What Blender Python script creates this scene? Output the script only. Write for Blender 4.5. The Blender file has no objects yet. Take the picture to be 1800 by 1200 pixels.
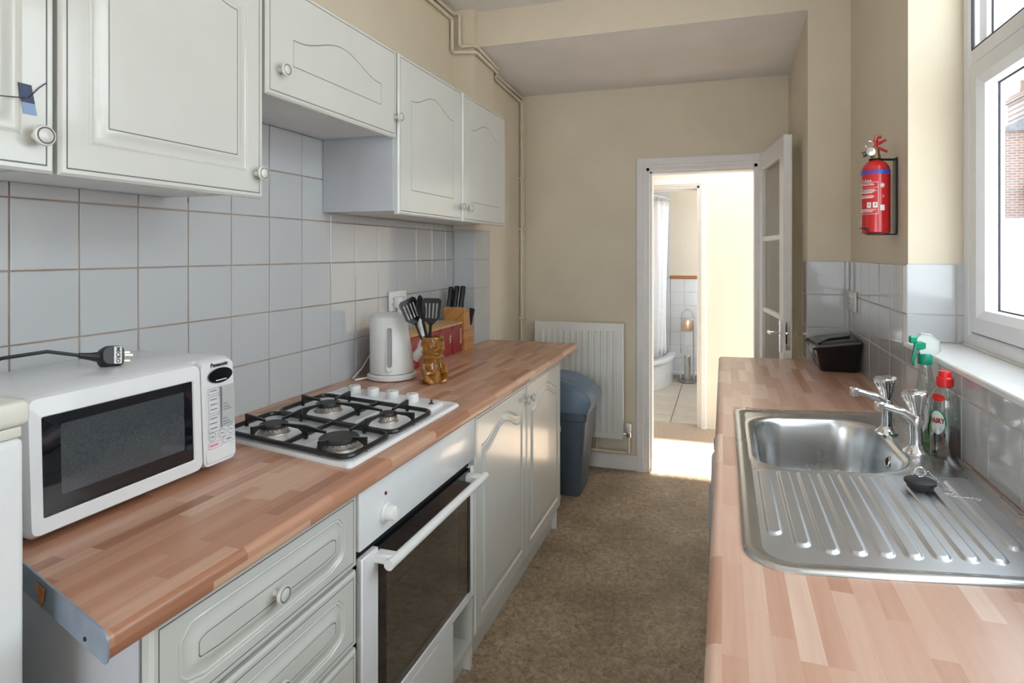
import bpy, bmesh, math, random
from mathutils import Vector, Matrix
random.seed(7)
SC = bpy.context.scene
COL = SC.collection
R = math.radians

# ------------------------------------------------------------------ camera
cam_d = bpy.data.cameras.new('camera')
cam = bpy.data.objects.new('camera', cam_d); COL.objects.link(cam)
cam.location = (0, 0, 1.40)
cam.rotation_euler = (R(90), 0, math.atan(342 / 1060))
cam_d.sensor_fit = 'HORIZONTAL'; cam_d.sensor_width = 36
cam_d.lens = 1060 / 1800 * 36
cam_d.shift_x = -30 / 1800
cam_d.shift_y = -156 / 1800
cam_d.clip_start = .02; cam_d.clip_end = 200
SC.camera = cam

# ------------------------------------------------------------------ sky, sun, exposure
SC.view_settings.view_transform = 'Standard'
SC.view_settings.look = 'None'
SC.view_settings.gamma = 1
SC.view_settings.use_curve_mapping = False
SC.view_settings.exposure = 2.05
w = bpy.data.worlds.new('overcast_sky'); SC.world = w; w.use_nodes = True
bg = w.node_tree.nodes['Background']
bg.inputs[0].default_value = (.85, .935, 1.0, 1); bg.inputs[1].default_value = 1.35
sun_d = bpy.data.lights.new('sun', 'SUN'); sun = bpy.data.objects.new('sun', sun_d); COL.objects.link(sun)
sun_d.energy = 6.0; sun_d.angle = R(3); sun_d.color = (1, .96, .9)
sun.location = (0, 8, 10); sun.rotation_euler = (R(-6), 0, 0)      # from beyond the far wall, high up
def portal(name, loc, rot, sx, sy):      # sampling guides in the openings, they give no light of their own
    d = bpy.data.lights.new(name, 'AREA'); d.shape = 'RECTANGLE'; d.size = sx; d.size_y = sy
    d.cycles.is_portal = True
    o = bpy.data.objects.new(name, d); COL.objects.link(o); o.location = loc; o.rotation_euler = rot
portal('window_portal', (.785, 1.12, 1.84), (0, R(90), 0), 1.42, 2.04)
portal('fill_opening_portal', (-.35, -2.68, 1.08), (R(90), 0, 0), 1.5, 2.1)  # guide for the fill-light opening added behind the camera
portal('sun_opening_portal', (-.0, 4.5, 2.52), (0, 0, 0), 1.0, .7)  # guide for the opening added over the hall
portal('hall_opening_portal', (1.02, 4.40, 1.06), (0, R(90), 0), 2.08, .60)  # guide for the brightening opening added beside the hall
portal('bathroom_window_portal', (.72, 5.95, 1.55), (0, R(90), 0), 1.2, 1.3)

# ------------------------------------------------------------------ mesh helpers
class B:
    def __init__(s): s.v = []; s.f = []; s.m = []
    def add(s, vs, fs, m=0):
        o = len(s.v); s.v += [tuple(map(float, p)) for p in vs]
        s.f += [tuple(i + o for i in q) for q in fs]
        s.m += (list(m) if isinstance(m, (list, tuple)) else [m] * len(fs)); return s
    def bm(s, bm, m=0):
        bm.verts.index_update()
        s.add([v.co[:] for v in bm.verts], [[v.index for v in f.verts] for f in bm.faces], m); bm.free(); return s
    def box(s, x0, x1, y0, y1, z0, z1, m=0, bev=0, seg=1, edges=None, mt=None):
        if not bev:
            vs = [(x, y, z) for x in (x0, x1) for y in (y0, y1) for z in (z0, z1)]
            return s.add(vs, [(0, 1, 3, 2), (4, 6, 7, 5), (0, 4, 5, 1), (2, 3, 7, 6), (0, 2, 6, 4), (1, 5, 7, 3)], m)
        bm = bmesh.new(); bmesh.ops.create_cube(bm, size=1)
        for v in bm.verts:
            v.co = ((x0 + x1) / 2 + v.co.x * (x1 - x0), (y0 + y1) / 2 + v.co.y * (y1 - y0), (z0 + z1) / 2 + v.co.z * (z1 - z0))
        es = [e for e in bm.edges if edges is None or edges(*[(a + b) / 2 for a, b in zip(e.verts[0].co, e.verts[1].co)])]
        bmesh.ops.bevel(bm, geom=es, offset=bev, segments=seg, profile=.5, affect='EDGES', clamp_overlap=True)
        return s.bm(bm, m)
    def loops(s, Ls, m=0, closed=True, cap0=False, cap1=False):
        n = len(Ls[0]); vs = [p for l in Ls for p in l]; fs = []; ms = []
        for i in range(len(Ls) - 1):
            mi = m[i] if isinstance(m, (list, tuple)) else m
            for j in range(n if closed else n - 1):
                k = (j + 1) % n
                fs.append((i * n + j, i * n + k, (i + 1) * n + k, (i + 1) * n + j)); ms.append(mi)
        if cap0: fs.append(tuple(reversed(range(n)))); ms.append(m[0] if isinstance(m, (list, tuple)) else m)
        if cap1: fs.append(tuple(range((len(Ls) - 1) * n, len(Ls) * n))); ms.append(m[-1] if isinstance(m, (list, tuple)) else m)
        return s.add(vs, fs, ms)
    def lathe(s, prof, c=(0, 0, 0), n=24, m=0, ax=(0, 0, 1), cap0=True, cap1=True, sq=1.0):
        z = Vector(ax).normalized(); x = z.orthogonal().normalized() if abs(z.z) < .99 else Vector((1, 0, 0)); y = z.cross(x)
        c = Vector(c)
        Ls = [[c + x * (r * math.cos(2 * math.pi * j / n)) + y * (r * sq * math.sin(2 * math.pi * j / n)) + z * h for j in range(n)] for r, h in prof]
        return s.loops(Ls, m, True, cap0, cap1)
    def cyl(s, p0, p1, r0, r1=None, n=16, m=0):
        p0 = Vector(p0); d = Vector(p1) - p0
        return s.lathe([(r0, 0), (r0 if r1 is None else r1, d.length)], p0, n, m, d)
    def tube(s, pts, r, n=10, m=0, closed=False, flat=None):
        P = [Vector(p) for p in pts]; Ls = []; N = len(P)
        prev = None
        for i, p in enumerate(P):
            a = P[(i - 1) % N] if closed or i > 0 else P[0]; b = P[(i + 1) % N] if closed or i < N - 1 else P[-1]
            t = (b - a).normalized()
            if prev is None: x = t.orthogonal().normalized() if abs(t.z) > .95 else t.cross(Vector((0, 0, 1))).normalized()
            else: x = (prev - t * prev.dot(t)).normalized()
            prev = x; y = t.cross(x)
            rr = r[i] if isinstance(r, (list, tuple)) else r
            ry = rr if flat is None else rr * flat
            Ls.append([p + x * rr * math.cos(2 * math.pi * j / n) + y * ry * math.sin(2 * math.pi * j / n) for j in range(n)])
        if closed: Ls.append(Ls[0])
        return s.loops(Ls, m, True, not closed, not closed)
    def prism(s, poly, a0, a1, ax='z', m=0):
        f = {'x': lambda p, a: (a, p[0], p[1]), 'y': lambda p, a: (p[0], a, p[1]), 'z': lambda p, a: (p[0], p[1], a)}[ax]
        return s.loops([[f(p, a0) for p in poly], [f(p, a1) for p in poly]], m, True, True, True)
    def xf(s, M, start=0):
        s.v[start:] = [tuple(M @ Vector(p)) for p in s.v[start:]]; return s
    def fn(s, f): s.v = [tuple(f(*p)) for p in s.v]; return s
    def mesh(s, name, mats, smooth=True, ang=38, off=(0, 0, 0)):
        me = bpy.data.meshes.new(name)
        me.from_pydata([(a - off[0], b - off[1], c - off[2]) for a, b, c in s.v], [], s.f)
        for mt in (mats if isinstance(mats, (list, tuple)) else [mats]): me.materials.append(mt)
        me.polygons.foreach_set('material_index', s.m)
        bm = bmesh.new(); bm.from_mesh(me); bmesh.ops.recalc_face_normals(bm, faces=bm.faces); bm.to_mesh(me); bm.free()
        if smooth:
            me.shade_smooth(); me.set_sharp_from_angle(angle=R(ang))
        me.update(); return me

OFF = {}
def link(name, data, parent=None, loc=(0, 0, 0), rot=(0, 0, 0)):
    o = bpy.data.objects.new(name, data); COL.objects.link(o)
    o.location = loc; o.rotation_euler = rot
    if parent is not None: o.parent = parent
    return o
def tag(o, label, cat, group=None, kind=None):
    o['label'] = label; o['category'] = cat
    if group: o['group'] = group
    if kind: o['kind'] = kind
    return o
def thing(name, label, cat, loc, group=None, rot=(0, 0, 0), world=True):
    """an Empty at the thing's base; with world=True its parts are given in room coordinates"""
    o = link(name, None, None, loc, rot); o.empty_display_size = .05
    OFF[o.name] = Vector(loc) if world else Vector((0, 0, 0))
    return tag(o, label, cat, group)
def part(name, b, mats, parent, smooth=True, label=None, ang=38):
    off = OFF.get(parent.name, Vector((0, 0, 0)))
    o = link(name, b.mesh(name, mats, smooth, ang, off), parent)
    OFF[o.name] = off
    if label: o['label'] = label
    return o
def solo(name, b, mats, label, cat, group=None, smooth=True, ang=38, kind=None):
    xs, ys, zs = zip(*b.v); off = ((min(xs) + max(xs)) / 2, (min(ys) + max(ys)) / 2, min(zs))
    o = link(name, b.mesh(name, mats, smooth, ang, off), None, off); OFF[o.name] = Vector(off)
    return tag(o, label, cat, group, kind)
def struct(name, b, mats, label, cat, smooth=False):
    o = link(name, b.mesh(name, mats, smooth)); OFF[o.name] = Vector((0, 0, 0))
    return tag(o, label, cat, None, 'structure')
def text_b(txt, size, M, extr=.0002, m=0, align='CENTER', bold=0, sx=1.0, fn=None):
    c = bpy.data.curves.new('t', 'FONT'); c.body = txt; c.size = size; c.align_x = align; c.align_y = 'CENTER'
    c.extrude = extr; c.resolution_u = 2; c.offset = bold
    o = bpy.data.objects.new('t', c); me = bpy.data.meshes.new_from_object(o)
    b = B(); vs = [(v.co.x * sx, v.co.y, v.co.z) for v in me.vertices]
    if fn: vs = [fn(*p) for p in vs]
    else: vs = [tuple(M @ Vector(p)) for p in vs]
    b.add(vs, [tuple(p.vertices) for p in me.polygons], m)
    bpy.data.objects.remove(o); bpy.data.curves.remove(c); bpy.data.meshes.remove(me)
    return b
def frame_M(origin, right, up):
    r = Vector(right).normalized(); u = Vector(up).normalized(); n = r.cross(u)
    return Matrix(((r.x, u.x, n.x, origin[0]), (r.y, u.y, n.y, origin[1]), (r.z, u.z, n.z, origin[2]), (0, 0, 0, 1)))
def rrect(x0, x1, y0, y1, r, n=6):
    out = []
    rs = r if isinstance(r, (list, tuple)) else [r] * 4
    for (cx, cy, a0), q in zip(((x1, y1, 0), (x0, y1, 90), (x0, y0, 180), (x1, y0, 270)), rs):
        sx = -1 if cx == x1 else 1; sy = -1 if cy == y1 else 1
        for i in range(n + 1):
            a = R(a0 + 90 * i / n); out.append((cx + sx * q + q * math.cos(a), cy + sy * q + q * math.sin(a)))
    return out

# ------------------------------------------------------------------ materials
def nt(name):
    m = bpy.data.materials.new(name); m.use_nodes = True; t = m.node_tree
    return m, t, t.nodes['Principled BSDF']
def N(t, kind, **kw):
    n = t.nodes.new(kind)
    for k, v in kw.items():
        if k.startswith('_'): setattr(n, k[1:], v)
        else: n.inputs[k.replace('_', ' ')].default_value = v
    return n
def rgba(c): return (c[0], c[1], c[2], 1)
def mat(name, col, rough=.5, metal=0, var=.06, scale=18, bump=0, bscale=120, coat=0, stretch=None, spec=None, rvar=0):
    m, t, p = nt(name); L = t.links.new
    tc = N(t, 'ShaderNodeTexCoord'); mp = N(t, 'ShaderNodeMapping'); L(tc.outputs['Object'], mp.inputs['Vector'])
    if stretch: mp.inputs['Scale'].default_value = stretch
    nz = N(t, 'ShaderNodeTexNoise', Scale=scale, Detail=4.0); L(mp.outputs[0], nz.inputs['Vector'])
    rp = N(t, 'ShaderNodeValToRGB'); L(nz.outputs['Fac'], rp.inputs[0])
    rp.color_ramp.elements[0].position = .3; rp.color_ramp.elements[1].position = .7
    rp.color_ramp.elements[0].color = rgba([c * (1 - var) for c in col]); rp.color_ramp.elements[1].color = rgba([min(1, c * (1 + var)) for c in col])
    L(rp.outputs[0], p.inputs['Base Color'])
    p.inputs['Roughness'].default_value = rough; p.inputs['Metallic'].default_value = metal
    p.inputs['Coat Weight'].default_value = coat
    if spec is not None: p.inputs['Specular IOR Level'].default_value = spec
    if rvar:
        mr = N(t, 'ShaderNodeMapRange', To_Min=max(.02, rough - rvar), To_Max=rough + rvar); L(nz.outputs['Fac'], mr.inputs['Value']); L(mr.outputs[0], p.inputs['Roughness'])
    if bump:
        n2 = N(t, 'ShaderNodeTexNoise', Scale=bscale, Detail=3.0); L(mp.outputs[0], n2.inputs['Vector'])
        bp = N(t, 'ShaderNodeBump', Strength=bump, Distance=.002); L(n2.outputs['Fac'], bp.inputs['Height']); L(bp.outputs[0], p.inputs['Normal'])
    return m
def glass(name, tint=(1, 1, 1), refl=.08, rough=.02, bump=0, gz=.55):
    m, t, p = nt(name); L = t.links.new; t.nodes.remove(p)
    out = t.nodes['Material Output']
    tr = N(t, 'ShaderNodeBsdfTransparent', Color=rgba(tint)); gl = N(t, 'ShaderNodeBsdfGlossy', Roughness=rough)
    fr = N(t, 'ShaderNodeLayerWeight', Blend=.25); mr = N(t, 'ShaderNodeMapRange', To_Min=refl, To_Max=min(1, refl + gz)); L(fr.outputs['Facing'], mr.inputs['Value'])
    mx = N(t, 'ShaderNodeMixShader'); L(mr.outputs[0], mx.inputs[0]); L(tr.outputs[0], mx.inputs[1]); L(gl.outputs[0], mx.inputs[2]); L(mx.outputs[0], out.inputs[0])
    if bump:
        tc = N(t, 'ShaderNodeTexCoord'); wv = N(t, 'ShaderNodeTexWave', Scale=bump, Distortion=2.0); L(tc.outputs['Object'], wv.inputs['Vector'])
        bp = N(t, 'ShaderNodeBump', Strength=.6, Distance=.004); L(wv.outputs['Fac'], bp.inputs['Height']); L(bp.outputs[0], gl.inputs['Normal'])
    return m
def wood_strips(name, W, Ln, cols, rough=.3, coat=.2):
    """beech block pattern printed on laminate: strips along Y, each block of its own tone, with grain"""
    m, t, p = nt(name); L = t.links.new
    tc = N(t, 'ShaderNodeTexCoord'); sp = N(t, 'ShaderNodeSeparateXYZ'); L(tc.outputs['Object'], sp.inputs[0])
    def MA(op, a, b=None):
        n = N(t, 'ShaderNodeMath', _operation=op)
        for i, q in enumerate((a, b)):
            if q is None: continue
            if isinstance(q, (int, float)): n.inputs[i].default_value = q
            else: L(q, n.inputs[i])
        return n.outputs[0]
    acr = MA('SUBTRACT', sp.outputs['X'], sp.outputs['Z'])
    row = MA('FLOOR', MA('DIVIDE', acr, W))
    w1 = N(t, 'ShaderNodeTexWhiteNoise', _noise_dimensions='1D'); L(row, w1.inputs['W'])
    sh = MA('ADD', MA('DIVIDE', sp.outputs['Y'], Ln), MA('MULTIPLY', w1.outputs['Value'], 7.31))
    cell = MA('FLOOR', sh)
    cv = N(t, 'ShaderNodeCombineXYZ'); L(row, cv.inputs[0]); L(cell, cv.inputs[1])
    w2 = N(t, 'ShaderNodeTexWhiteNoise', _noise_dimensions='2D'); L(cv.outputs[0], w2.inputs['Vector'])
    # grain
    mp = N(t, 'ShaderNodeMapping'); mp.inputs['Scale'].default_value = (55, 3.2, 55); L(tc.outputs['Object'], mp.inputs[0])
    ad = N(t, 'ShaderNodeVectorMath', _operation='ADD'); L(mp.outputs[0], ad.inputs[0])
    sc = N(t, 'ShaderNodeVectorMath', _operation='SCALE'); L(w2.outputs['Color'], sc.inputs[0]); sc.inputs['Scale'].default_value = 40; L(sc.outputs[0], ad.inputs[1])
    nz = N(t, 'ShaderNodeTexNoise', Scale=1.0, Detail=5.0, Roughness=.62, Distortion=.9); L(ad.outputs[0], nz.inputs['Vector'])
    fac = MA('ADD', MA('MULTIPLY', w2.outputs['Value'], .86), MA('MULTIPLY', MA('SUBTRACT', nz.outputs['Fac'], .42), .62))
    rp = N(t, 'ShaderNodeValToRGB'); L(fac, rp.inputs[0]); e = rp.color_ramp.elements
    e[0].position = 0; e[0].color = rgba(cols[0]); e[1].position = 1; e[1].color = rgba(cols[-1])
    for i, c in enumerate(cols[1:-1]): q = e.new((i + 1) / (len(cols) - 1)); q.color = rgba(c)
    L(rp.outputs[0], p.inputs['Base Color'])
    p.inputs['Roughness'].default_value = rough; p.inputs['Coat Weight'].default_value = coat; p.inputs['Coat Roughness'].default_value = .18
    return m
CREAM = mat('cream_wall_paint', (.73, .645, .51), .75, var=.04, scale=3, bump=.25, bscale=60)
CREAMP = mat('cream_pipe_paint', (.74, .655, .52), .45, var=.04)
CEIL = mat('ceiling_white_paint', (.84, .81, .80), .85, var=.03, scale=4, bump=.3, bscale=25)
WOODW = mat('white_gloss_woodwork', (.80, .78, .76), .35, var=.03, bump=.1, bscale=40)
CAB = mat('white_vinyl_door', (.62, .625, .595), .22, var=.02, scale=6, coat=.3)
CABLINE = mat('grey_routed_line', (.13, .13, .13), .6, var=.1)
CARC = mat('grey_white_carcass', (.55, .57, .61), .5, var=.04, scale=8)
CARC2 = mat('white_carcass_underside', (.74, .73, .73), .45, var=.03, scale=8)
TILE = mat('white_glazed_tile', (.53, .54, .555), .10, var=.015, scale=2.5, bump=.06, bscale=9, coat=.3)
GROUT = mat('brown_stained_grout', (.36, .25, .19), .9, var=.25, scale=9)
GROUT2 = mat('pale_grout', (.62, .55, .49), .9, var=.15, scale=9)
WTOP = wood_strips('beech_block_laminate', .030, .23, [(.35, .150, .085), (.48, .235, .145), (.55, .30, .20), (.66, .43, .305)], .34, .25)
WTOPR = wood_strips('beech_block_laminate_daylit', .030, .23, [(.44, .23, .155), (.57, .335, .245), (.64, .415, .32), (.74, .55, .45)], .34, .25)  # lighter copy of the beech, strong daylight put into its colour
FLOORV = None
def floor_mat():
    m, t, p = nt('mottled_brown_vinyl'); L = t.links.new
    tc = N(t, 'ShaderNodeTexCoord')
    n1 = N(t, 'ShaderNodeTexNoise', Scale=42.0, Detail=8.0, Roughness=.72, Distortion=1.2); L(tc.outputs['Object'], n1.inputs['Vector'])
    rp = N(t, 'ShaderNodeValToRGB'); L(n1.outputs['Fac'], rp.inputs[0]); e = rp.color_ramp.elements
    e[0].position = .32; e[0].color = (.20, .135, .085, 1); e[1].position = .68; e[1].color = (.60, .48, .35, 1)
    q = e.new(.5); q.color = (.42, .315, .21, 1)
    n2 = N(t, 'ShaderNodeTexNoise', Scale=3.0, Detail=4.0); L(tc.outputs['Object'], n2.inputs['Vector'])
    r2 = N(t, 'ShaderNodeValToRGB'); L(n2.outputs['Fac'], r2.inputs[0]); r2.color_ramp.elements[0].position = .3; r2.color_ramp.elements[1].position = .7
    r2.color_ramp.elements[0].color = (.68, .66, .64, 1); r2.color_ramp.elements[1].color = (1.12, 1.12, 1.12, 1)
    mx = N(t, 'ShaderNodeMix', _data_type='RGBA', _blend_type='MULTIPLY'); mx.inputs[0].default_value = 1
    L(rp.outputs[0], mx.inputs[6]); L(r2.outputs[0], mx.inputs[7])
    # dark fibres
    n3 = N(t, 'ShaderNodeTexNoise', Scale=130.0, Detail=2.0, Distortion=4.0); L(tc.outputs['Object'], n3.inputs['Vector'])
    r3 = N(t, 'ShaderNodeValToRGB'); L(n3.outputs['Fac'], r3.inputs[0]); r3.color_ramp.elements[0].position = .30; r3.color_ramp.elements[1].position = .40
    r3.color_ramp.elements[0].color = (.45, .42, .40, 1); r3.color_ramp.elements[1].color = (1, 1, 1, 1)
    m2 = N(t, 'ShaderNodeMix', _data_type='RGBA', _blend_type='MULTIPLY'); m2.inputs[0].default_value = 1
    L(mx.outputs[2], m2.inputs[6]); L(r3.outputs[0], m2.inputs[7]); L(m2.outputs[2], p.inputs['Base Color'])
    p.inputs['Roughness'].default_value = .55
    return m
FLOORV = floor_mat()
WHITEP = mat('white_appliance_enamel', (.80, .81, .83), .25, var=.015, coat=.3)
WHITE2 = mat('white_plastic', (.80, .80, .79), .35, var=.02)
OFFW = mat('cream_plastic', (.74, .73, .66), .4, var=.02)
BLACK = mat('black_plastic', (.012, .012, .014), .35, var=.2)
BLACKG = mat('black_gloss_glass', (.006, .007, .012), .06, var=.1, coat=.5)
BLACKI = mat('black_cast_enamel', (.010, .010, .011), .30, var=.2, bump=.15)
DARK = mat('dark_gap', (.015, .014, .013), .8)
STEEL = mat('brushed_stainless_steel', (.60, .61, .62), .27, 1, var=.03, scale=6, rvar=.03)
STEELD = mat('worn_sky_tinted_steel', (.66, .70, .76), .36, 1, var=.06, scale=7, rvar=.03)  # worn steel; the blue-white tint paints in reflected window sky
CHROME = mat('chrome', (.82, .83, .86), .06, 1, var=.02)
RED = mat('red_enamel', (.55, .012, .018), .25, var=.05, coat=.4)
REDP = mat('red_plastic', (.72, .02, .02), .3, var=.05)
BLUE = mat('blue_print', (.03, .10, .55), .4)
INK = mat('black_print', (.02, .02, .02), .6)
GREYP = mat('grey_print_panel', (.48, .50, .50), .5)
GREYL = mat('grey_print_line', (.22, .23, .25), .5)
PINKL = mat('pink_print_line', (.75, .22, .32), .5)
WPRINT = mat('white_print', (.85, .80, .80), .5)
# ------------------------------------------------------------------ the room shell
XL = -1.39; XR = .545; YF = 3.90; YP = 3.03; XP = .368; YC = 2.98; XC = -1.27; XE = -1.31
struct('floor', B().box(-1.6, .85, -2.75, 3.93, -.12, 0), FLOORV, 'mottled brown vinyl kitchen floor between the two worktops', 'floor')
wl = struct('wall_left', B().box(-1.6, XL - .005, -2.75, YC, 0, 2.78).box(-1.6, XC, YC, 3.27, 0, 2.78).box(-1.6, XE, 3.27, YF + .15, 0, 2.78), CREAM,
            'cream painted left wall with a boxed-out column at its far end', 'wall')
struct('wall_far', B().box(XE, -.47, YF, YF + .15, 0, 2.6).box(-.47, .195, YF, YF + .15, 1.94, 2.6).box(.195, XP + .02, YF, YF + .15, 0, 2.6), CREAM,
       'cream painted end wall with the doorway to the hall', 'wall')
wr = struct('wall_right', B().box(XP, .765, YP, 3.25, 0, 2.78).box(XP, .85, 3.25, YF + .15, 0, 2.78).box(XR, .765, 2.144, YP, 0, 2.78).box(XR, .765, -2.75, 2.144, 0, 1.095)
            .box(XR, .765, .10, 2.144, 2.56, 2.78).box(XR, .765, -2.75, .10, 1.095, 2.78), CREAM,
            'cream painted right wall with the window opening and corner pier', 'wall')
struct('wall_back', B().box(-1.6, -1.1, -2.75, -2.6, 0, 2.78).box(.4, .85, -2.75, -2.6, 0, 2.78).box(-1.1, .4, -2.75, -2.6, 2.12, 2.78), CREAM,
       'cream back wall behind the camera with a wide unseen opening added for fill light', 'wall')  # opening is added, out of view, so sky light fills the room
struct('ceiling', B().box(-1.6, .85, -2.75, YP, 2.705, 2.85), CEIL, 'high white ceiling over the near part of the kitchen', 'ceiling')
b = B(); b.loops([[(XE - .1, YP, 2.515), (XP, YP, 2.515), (XP, YF, 2.462), (XE - .1, YF, 2.462)], [(XE - .1, YP, 2.85), (XP, YP, 2.85), (XP, YF, 2.85), (XE - .1, YF, 2.85)]], 0, True, False, True)
b.add([(XE - .1, YP, 2.515), (XP, YP, 2.515), (XP, YF, 2.462), (XE - .1, YF, 2.462)], [(0, 1, 2, 3)], 1)
struct('ceiling_lowered', b, [CREAM, CEIL], 'lower white ceiling and cream beam at the far end of the kitchen', 'ceiling')
struct('baseboard_far', B().box(XE, -.53, YF - .02, YF, 0, .10, 0, .006), WOODW, 'white skirting board under the radiator', 'baseboard')
# door casing round the hall doorway
def casing(name, label, x0, x1, ztop, y, wd, dpt=.02, depth=.15):
    b = B()
    prof = [(0, 0), (0, .55), (.22, .6), (.26, 1), (.88, 1), (1, .5), (1, 0)]      # outward share of the width, share of the depth
    path = lambda q: [(x0 - q, 0), (x0 - q, ztop + q), (x1 + q, ztop + q), (x1 + q, 0)]
    b.loops([[(path(q * wd)[k][0], y - d * dpt, path(q * wd)[k][1]) for q, d in prof] for k in range(4)], 0, True, True, True)
    b.box(x0, x0 + .018, y, y + depth, 0, ztop).box(x1 - .018, x1, y, y + depth, 0, ztop).box(x0, x1, y, y + depth, ztop - .018, ztop)
    b.box(x0 + .018, x0 + .03, y + .045, y + depth, 0, ztop - .018).box(x0, x1, y + .045, y + depth, ztop - .03, ztop - .018)
    return struct(name, b, WOODW, label, 'door frame')
casing('trim_1', 'white moulded door frame from the kitchen into the hall', -.47, .195, 1.94, YF, .065)
# ---- open glazed door, hinged on the right jamb
dr = link('door_1', None, None, (.205, YF - .03, 0), (0, 0, math.atan2(-.645, .075))); OFF[dr.name] = Vector((0, 0, 0))
tag(dr, 'white glazed door standing open against the right-hand pier', 'door', None, 'structure')
DW = .655; DT = .042; zt = 1.985
b = B()
b.box(0, .085, 0, DT, .01, zt, 0, .003).box(DW - .095, DW, 0, DT, .01, zt, 0, .003)
b.box(.085, DW - .095, 0, DT, zt - .10, zt, 0, .003).box(.085, DW - .095, 0, DT, .01, .25, 0, .003)
part('stile_frame', b, WOODW, dr)
zs = [.25, .66, 1.07, 1.48, zt - .10]
for z in zs[1:-1]: part('glazing_bar', B().box(.085, DW - .095, .004, DT - .004, z - .014, z + .014, 0, .004), WOODW, dr)
DGL = glass('reeded_glass', (.93, .92, .86), .22, .12, bump=60)
for z0, z1 in zip(zs[:-1], zs[1:]): part('pane', B().box(.085, DW - .095, .018, .024, z0 + .012, z1 - .012), DGL, dr)
for sgn, y in ((-1, 0), (1, DT)):
    b = B().box(DW - .075, DW - .035, min(y, y + sgn * .006), max(y, y + sgn * .006), .90, 1.06, 0, .002)
    hp = part('handle_plate', b, CHROME, dr)
    b = B().tube([(DW - .055, y, .995), (DW - .055, y + sgn * .045, .995), (DW - .075, y + sgn * .05, .995), (DW - .105, y + sgn * .05, .995)], .008, 8)
    part('lever', b, CHROME, hp)
part('latch_plate', B().box(DW - .001, DW + .002, .010, .032, .92, 1.06).cyl((DW, .021, 1.0), (DW + .012, .021, 1.0), .007, n=10), CHROME, dr, label='worn metal latch plate')

# ---- tiles: one object for every tile
TC = {}
def tile(parent, axis, a0, a1, z0, z1, face, gap=.0016, th=.006, m=None):
    """axis 'x': tile on a wall whose normal is +-x (a = y range); sign by th"""
    W, H = a1 - a0 - 2 * gap, z1 - z0 - 2 * gap
    if W < .004 or H < .004: return
    key = (axis, round(W, 3), round(H, 3), th, m.name if m else '')
    if key not in TC:
        W2, H2 = key[1] / 2, key[2] / 2; e = .0018
        def L(q, d):
            c = [(-W2 + q, -H2 + q), (W2 - q, -H2 + q), (W2 - q, H2 - q), (-W2 + q, H2 - q)]
            return [((d, u, v) if axis == 'x' else ((u, d, v) if axis == 'y' else (u, v, d))) for u, v in c]
        TC[key] = B().loops([L(0, -th), L(0, -math.copysign(e, th)), L(e, 0)], 0, True, True, True).mesh('tile', m or TILE, False)
    c = ((a0 + a1) / 2, (z0 + z1) / 2)
    loc = {'x': (face, c[0], c[1]), 'y': (c[0], face, c[1]), 'z': (c[0], c[1], face)}[axis]
    j = (random.uniform(-.0007, .0007), random.uniform(-.004, .004), random.uniform(-.004, .004))
    if axis == 'x': loc = (loc[0] + j[0], loc[1], loc[2]); rot = (0, j[1], j[2])
    elif axis == 'y': loc = (loc[0], loc[1] + j[0], loc[2]); rot = (j[1], 0, j[2])
    else: rot = (0, 0, 0)
    return link('tile', TC[key], parent, loc, rot)
ROW = [.905, 1.057, 1.209, 1.362, 1.514, 1.666, 1.818]
LY = [.27, .42, .567, .708, .848, .989, 1.134, 1.282, 1.433, 1.59, 1.747, 1.907, 2.067, 2.232, 2.391, 2.562, 2.726, 2.878, YC - .007]
link_g = part('grout', B().box(XL - .012, XL - .0028, .27, YC - .001, .89, 1.549).box(XL - .012, XL - .0028, 1.136, 1.905, 1.535, 1.80), GROUT, wl, False)
for a0, a1 in zip(LY[:-1], LY[1:]):
    for z0, z1 in zip(ROW[:-1], ROW[1:]):
        if z0 > 1.5 and not (1.1 < a0 < 1.91):
            if z0 < 1.52: tile(wl, 'x', a0, a1, z0, 1.549, XL)
            continue
        tile(wl, 'x', a0, a1, z0, z1, XL)
# column return and side
part('grout', B().box(XL - .004, XC + .0032, YC - .0032, YC + .01, .89, 1.525).box(XC - .01, XC + .0032, YC - .003, 3.195, .89, 1.525), GROUT2, wl, False)
for z0, z1 in zip(ROW[:4] + [1.514], ROW[1:4] + [1.514, 1.526]):
    tile(wl, 'y', XL + .002, XC + .006, z0, z1, YC - .006, th=-.006)
    for a0, a1 in ((YC - .005, 3.10), (3.10, 3.195)): tile(wl, 'x', a0, a1, z0, z1, XC + .006)
# right wall
part('grout', B().box(XR - .0032, XR + .01, 2.144 - .003, YP, .89, 1.362).box(XR - .0032, XR + .01, .1, 2.15, .89, 1.108)
     .box(XP - .003, XR + .004, YP - .0032, YP + .01, .89, 1.362).box(XP - .0032, XP + .01, YP, 3.16, .89, 1.362).box(XR, .70, 2.144 - .0032, 2.15, 1.11, 1.366), GROUT2, wr, False)
RZ = [.905, 1.057, 1.209, 1.362]
RY = [YP - .006, 2.80, 2.646, 2.494, 2.342, 2.19, 2.138]
RY = [YP - .006, 2.94, 2.788, 2.636, 2.484, 2.332, 2.18, 2.138]
for z0, z1 in zip(RZ[:-1], RZ[1:]):
    for a1, a0 in zip(RY[:-1], RY[1:]): tile(wr, 'x', a0, a1, z0, z1, XR - .006, th=-.006)
    tile(wr, 'y', XP - .004, .520, z0, z1, YP - .006, th=-.006); tile(wr, 'y', .520, XR - .006, z0, z1, YP - .006, th=-.006)
    tile(wr, 'x', YP - .004, 3.155, z0, z1, XP - .006, th=-.006)
a = 2.138
while a > .3:
    for z0, z1 in ((.905, 1.057), (1.057, 1.112)): tile(wr, 'x', a - .152, a, z0, z1, XR - .006, th=-.006)
    a -= .152
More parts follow.
